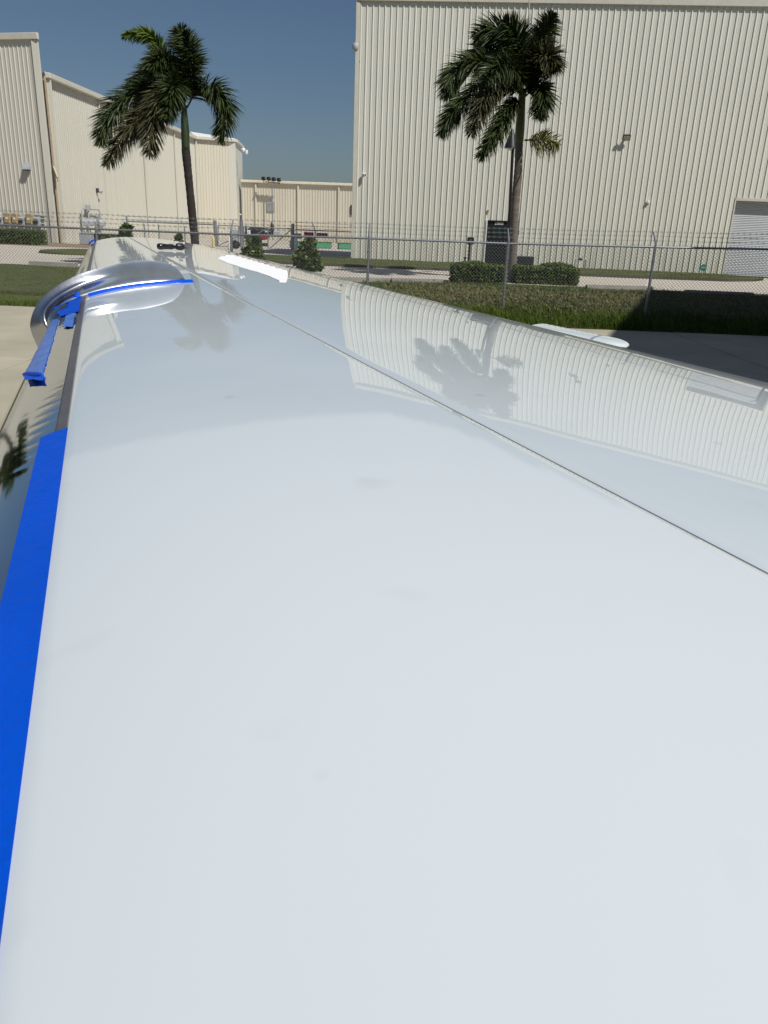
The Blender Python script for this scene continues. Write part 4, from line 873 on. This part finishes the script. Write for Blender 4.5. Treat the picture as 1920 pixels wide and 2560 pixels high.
# flap fairing poking out behind the trailing edge
def fairing():
    a, b = at(1345, 815, 4.3), at(1568, 867, 3.95); ax = (b-a); L = np.linalg.norm(ax); ax /= L; n = np.cross(ax, Z3); n /= np.linalg.norm(n); z = np.cross(n, ax)
    def seg(t0, t1, nm, m):
        rows = []
        for t in np.linspace(t0, t1, 14):
            e = 1 if t < .82 else math.sqrt(max(.0004, 1-((t-.82)/.18)**2)); hz = (.011+.013*min(1, t*1.4))*e; wy = .10*e
            rows.append([a+ax*L*t+n*wy*math.cos(q)*(1)+z*hz*np.sign(math.sin(q))*abs(math.sin(q))**.8 for q in np.linspace(0, 2*math.pi, 21)])
        return MB().grid(np.array(rows)).build(nm, m, pl_, True)
    f1 = seg(0, .685, 'flap_fairing', M_wing); f2_ = seg(.697, 1, 'fairing_tip', M_wing); s2 = seg(.66, .72, 'fairing_joint', M_gap); s2.scale = (1, 1, 1)
    return f1
M_white2 = M_white
fairing()

# ------------------------------------------------------------------ tape and tool on the wing
def patch(quad, nu=8, nv=24, lift=.0012, crumple=0., seed=0):     # quad: 4 (s,u) corners; bilinear grid on the wing surface with a thin edge
    q = np.array(quad, float); r = np.random.default_rng(seed); P = []
    for i in range(nv+1):
        v = i/nv; a = q[0]+(q[3]-q[0])*v; b = q[1]+(q[2]-q[1])*v; row = []
        for j in range(nu+1):
            su = a+(b-a)*j/nu; p = wing(su[0], max(su[1], .0)) if su[1] >= 0 else wing(su[0], -su[1], -1.)
            nn = Z3 if su[1] > .03 else (Z3*.7-Cv*.7); row.append(p+nn*(lift+(crumple*(.5+.5*math.sin(i*1.3+j*.9+seed)*math.cos(j*1.7-i*.6)) if crumple else 0)))
        P.append(row)
    P = np.array(P); ring = P.copy(); mb = MB(); mb.grid(P)
    for line in (P[0], P[-1], P[:, 0], P[:, -1]): mb.grid(np.array([line, line-Z3*(lift+.0002)]))
    return mb
def tape(mb, label, m=M_tape):
    v = np.vstack(mb.v); c = v.mean(0); o = mb.build('masking_tape', m, None, True, angle=50); o.data.transform(Matrix.Translation(Vector(-c))); o.location = Vector(c)
    tag(o, label, 'masking tape', 'pieces of blue masking tape'); return o
# long strip along the edge of the white skin in the foreground
s1_ = 1.092*K; wT = .046
def us_strip(s0, s1, w0, lift, nm, m, over=.001):
    P = []
    for s in np.linspace(s0, s1, 60):
        c = chord(s); P.append([wing(s, us(s)+(over-w0*k)/c)+Z3*(lift+.0004*math.sin(s*21+k*5)*.3)-Cv*0 for k in np.linspace(0, 1, 9)])
    P = np.array(P); mb = MB(); mb.grid(P[:, ::-1]); mb.grid(np.array([P[:, 0], P[:, 0]-Z3*(lift+.0003)])); mb.grid(np.array([P[-1], P[-1]-Z3*.0012])); return mb
tape(us_strip(SR+.02, s1_, wT, .0011, 'masking_tape', M_tape), 'long wide blue tape strip along the wing edge in the left foreground')
tape(patch([(3.1411, .0085), (2.9699, .0261), (1.9982, .0356), (2.2105, .0067)], 8, 40, .0022, .0016, 1), 'wrinkled glossy blue tape strip stuck lengthwise on the leading edge', M_tapec)
# its folded end
def fpl(x, y, off=.03): return onplane(x, y, Sv*(sf-off), Sv)
def bil(c, nu, nv, cr, sd, nrm):
    P = []
    for i in range(nv+1):
        v = i/nv; a = c[0]+(c[3]-c[0])*v; b = c[1]+(c[2]-c[1])*v
        P.append([a+(b-a)*j/nu+nrm*cr*(math.sin(i*1.15+sd)*math.cos(j*1.4+sd*2)+.6*math.sin(j*.8+i*.7)) for j in range(nu+1)])
    return MB().grid(np.array(P))
w_ = lambda x: wing(*x)+Z3*.004
tape(bil([fpl(133, 769), fpl(205, 738.5), w_((2.95, .0585)), w_((3.03, .026))], 10, 8, .004, 1.3, -Sv), 'crumpled blue tape sheet bridging the metal fence and the leading edge', M_tape)
tape(bil([w_((2.93, .0385))+Z3*.004, w_((2.92, .0545))+Z3*.004, w_((2.62, .0550)), w_((2.70, .0390))], 6, 8, .0025, .4, Z3), 'short blue tape flap hanging below the crumpled sheet', M_tapec)
tape(bil([fpl(186, 728, .05), fpl(203, 738, .06), fpl(196, 744, .065), fpl(183, 742, .05)], 4, 5, .008, 2., Cv), 'little curled blue tape tab on top of the crumpled sheet')
e0, e1 = wing(2.225, .0067)+Z3*.005, wing(2.0, .0358)+Z3*.005; g0, g1 = wing(2.03, .0185)+Z3*.012-Cv*.004, wing(1.90, .041)+Z3*.008
mbt = bil([e0, e1, g1, g0], 8, 6, .0012, .7, Z3); mbt.tube(np.array([e0+(e1-e0)*k-Z3*.001 for k in np.linspace(-.04, 1.03, 7)]), [.004, .0075, .008, .0075, .008, .0075, .004], 8)
tape(mbt, 'rolled free end of blue tape near the leading edge, below the glossy strip')
# strip along the foot of the metal fence
P = []
for i, u in enumerate(np.linspace(.070, .283, 40)):
    base = wing(sf-.036, u); P.append([base+Sv*.013+Z3*.0105, base+Sv*.006+Z3*.005, base-Sv*.003+Z3*.002, base-Sv*.013+Z3*.0014, base-Sv*.015+Z3*.0002])
tape(MB().grid(np.array(P)), 'thin blue tape line along the foot of the polished metal fence')
tape(patch([(5.560*K, .012), (5.620*K, .045), (5.645*K, .030), (5.64*K, .0)], 4, 5, .006, .02, 3), 'small blue tape tab on the far front corner of the wing tip')
# white strips
Wt = [(5.7734, .6949), (5.7151, .7022), (5.6364, .7151), (5.4583, .7036), (5.3111, .701), (5.1042, .6858), (4.9818, .6875), (4.8056, .6777), (4.6407, .6691), (4.4859, .6653), (4.50, .68), (4.5512, .7096)]
Wb = [(4.9929, .5271), (4.7233, .5065), (4.5367, .5035), (4.3992, .506), (4.2687, .5084), (4.1116, .5057), (4.0211, .5093), (3.9339, .5127), (3.8208, .5115), (3.7406, .5147), (3.60, .505), (3.4842, .502)]
M_px = []
topx = [(567, 640), (578, 638), (590, 640), (602, 643), (615, 647), (628, 651), (641, 655), (655, 659), (670, 663), (686, 668), (700, 673)]
def onwing(x, y):
    best = None; s, u = 4.5, .6
    for _ in range(60):
        p = wing(s, u); d = p-ORG; z = d@fwd; px = np.array([W/2+F*(d@rt)/z, H/2-F*(d@up)/z]); e = px-np.array([x, y])
        J = []
        for ds, du in ((1e-4, 0), (0, 1e-4)):
            d2 = wing(s+ds, u+du)-ORG; z2 = d2@fwd; J.append((np.array([W/2+F*(d2@rt)/z2, H/2-F*(d2@up)/z2])-px)/1e-4)
        st_ = np.linalg.solve(np.array(J).T, e); s -= np.clip(st_[0]*.6, -.3, .3); u -= np.clip(st_[1]*.6, -.06, .06); s = min(max(s, -1), ST); u = min(max(u, .01), 1.)
    return np.array([s, u])
top_c = [(556, 640), (566, 637), (578, 637.5), (590, 641), (602, 645), (616, 649), (630, 653), (644, 657), (658, 661), (672, 666), (687, 671), (703, 675), (715, 675)]
bot_c = [(545, 646), (553, 651), (566, 657), (580, 661.5), (594, 666), (608, 671), (622, 675), (636, 679), (650, 683), (664, 688), (679, 694), (700, 703.5), (715, 704)]
wtg = thing('white_strip_row', wing(4.6, .6), 'bright white stepped row of overlapping strips on the wing near its rear edge', 'white tape')
for i in range(len(top_c)-1):
    tl, tr, bl_, br_ = (onwing(*p) for p in ((top_c[i][0]-1.0, top_c[i][1]+.4), (top_c[i+1][0]+.6, top_c[i][1]+1.6), (bot_c[i][0]-1, bot_c[i][1]), (bot_c[i+1][0]+.6, bot_c[i+1][1])))
    patch([tl, tr, br_, bl_], 4, 8, .0012+.0007*(i % 2)+.0002*i, 0).build('strip_piece', M_wstrip, wtg)
# black hand tool
ta, tb = wing(*onwing(393, 626)), wing(*onwing(464, 629)); ax = tb-ta; L = np.linalg.norm(ax); ax /= L; yv = np.cross(Z3, ax); yv /= np.linalg.norm(yv); ta = ta+Z3*.026
tl_ = thing('hand_tool', ta, 'black hand tool with a stubby head lying on the white wing near its tip', 'tool')
MB().lathe([(.004, 0), (.014, .003), (.019, .010), (.0205, .03), (.018, .05), (.0165, .07), (.0165, L*.42), (.0175, L*.5), (.015, L*.56), (.011, L*.6), (.011, L*.70), (.014, L*.73)], ta, ax, 16).build('handle', mat('glossy_black', (.01, .01, .011), .18, spec=.6), tl_, True, angle=50)
hc = ta+ax*L*.84+Z3*.004
MB().lathe([(.010, -.035), (.020, -.03), (.023, -.015), (.023, .01), (.016, .022)], hc, ax, 14).build('head', M_black, tl_, True, angle=40)
for a_ in (-.9, 0, .9): MB().tube([hc+ax*.018+yv*.016*a_, hc+ax*.045+yv*.02*a_+Z3*.006*math.cos(a_*3)], .005, 8).build('prong', M_black, tl_)
MB().lathe([(.012, 0), (.013, .012)], hc+Z3*.028, Z3, 12).build('knob', mat('tool_grey', (.18, .18, .19), .3, .5), tl_)
MB().bbox(ta+ax*L*.5+Z3*.017, (.03, .012, .006), .001, (ax, yv, Z3)).build('switch', mat('tool_grey', (.2, .2, .2), .3), tl_)
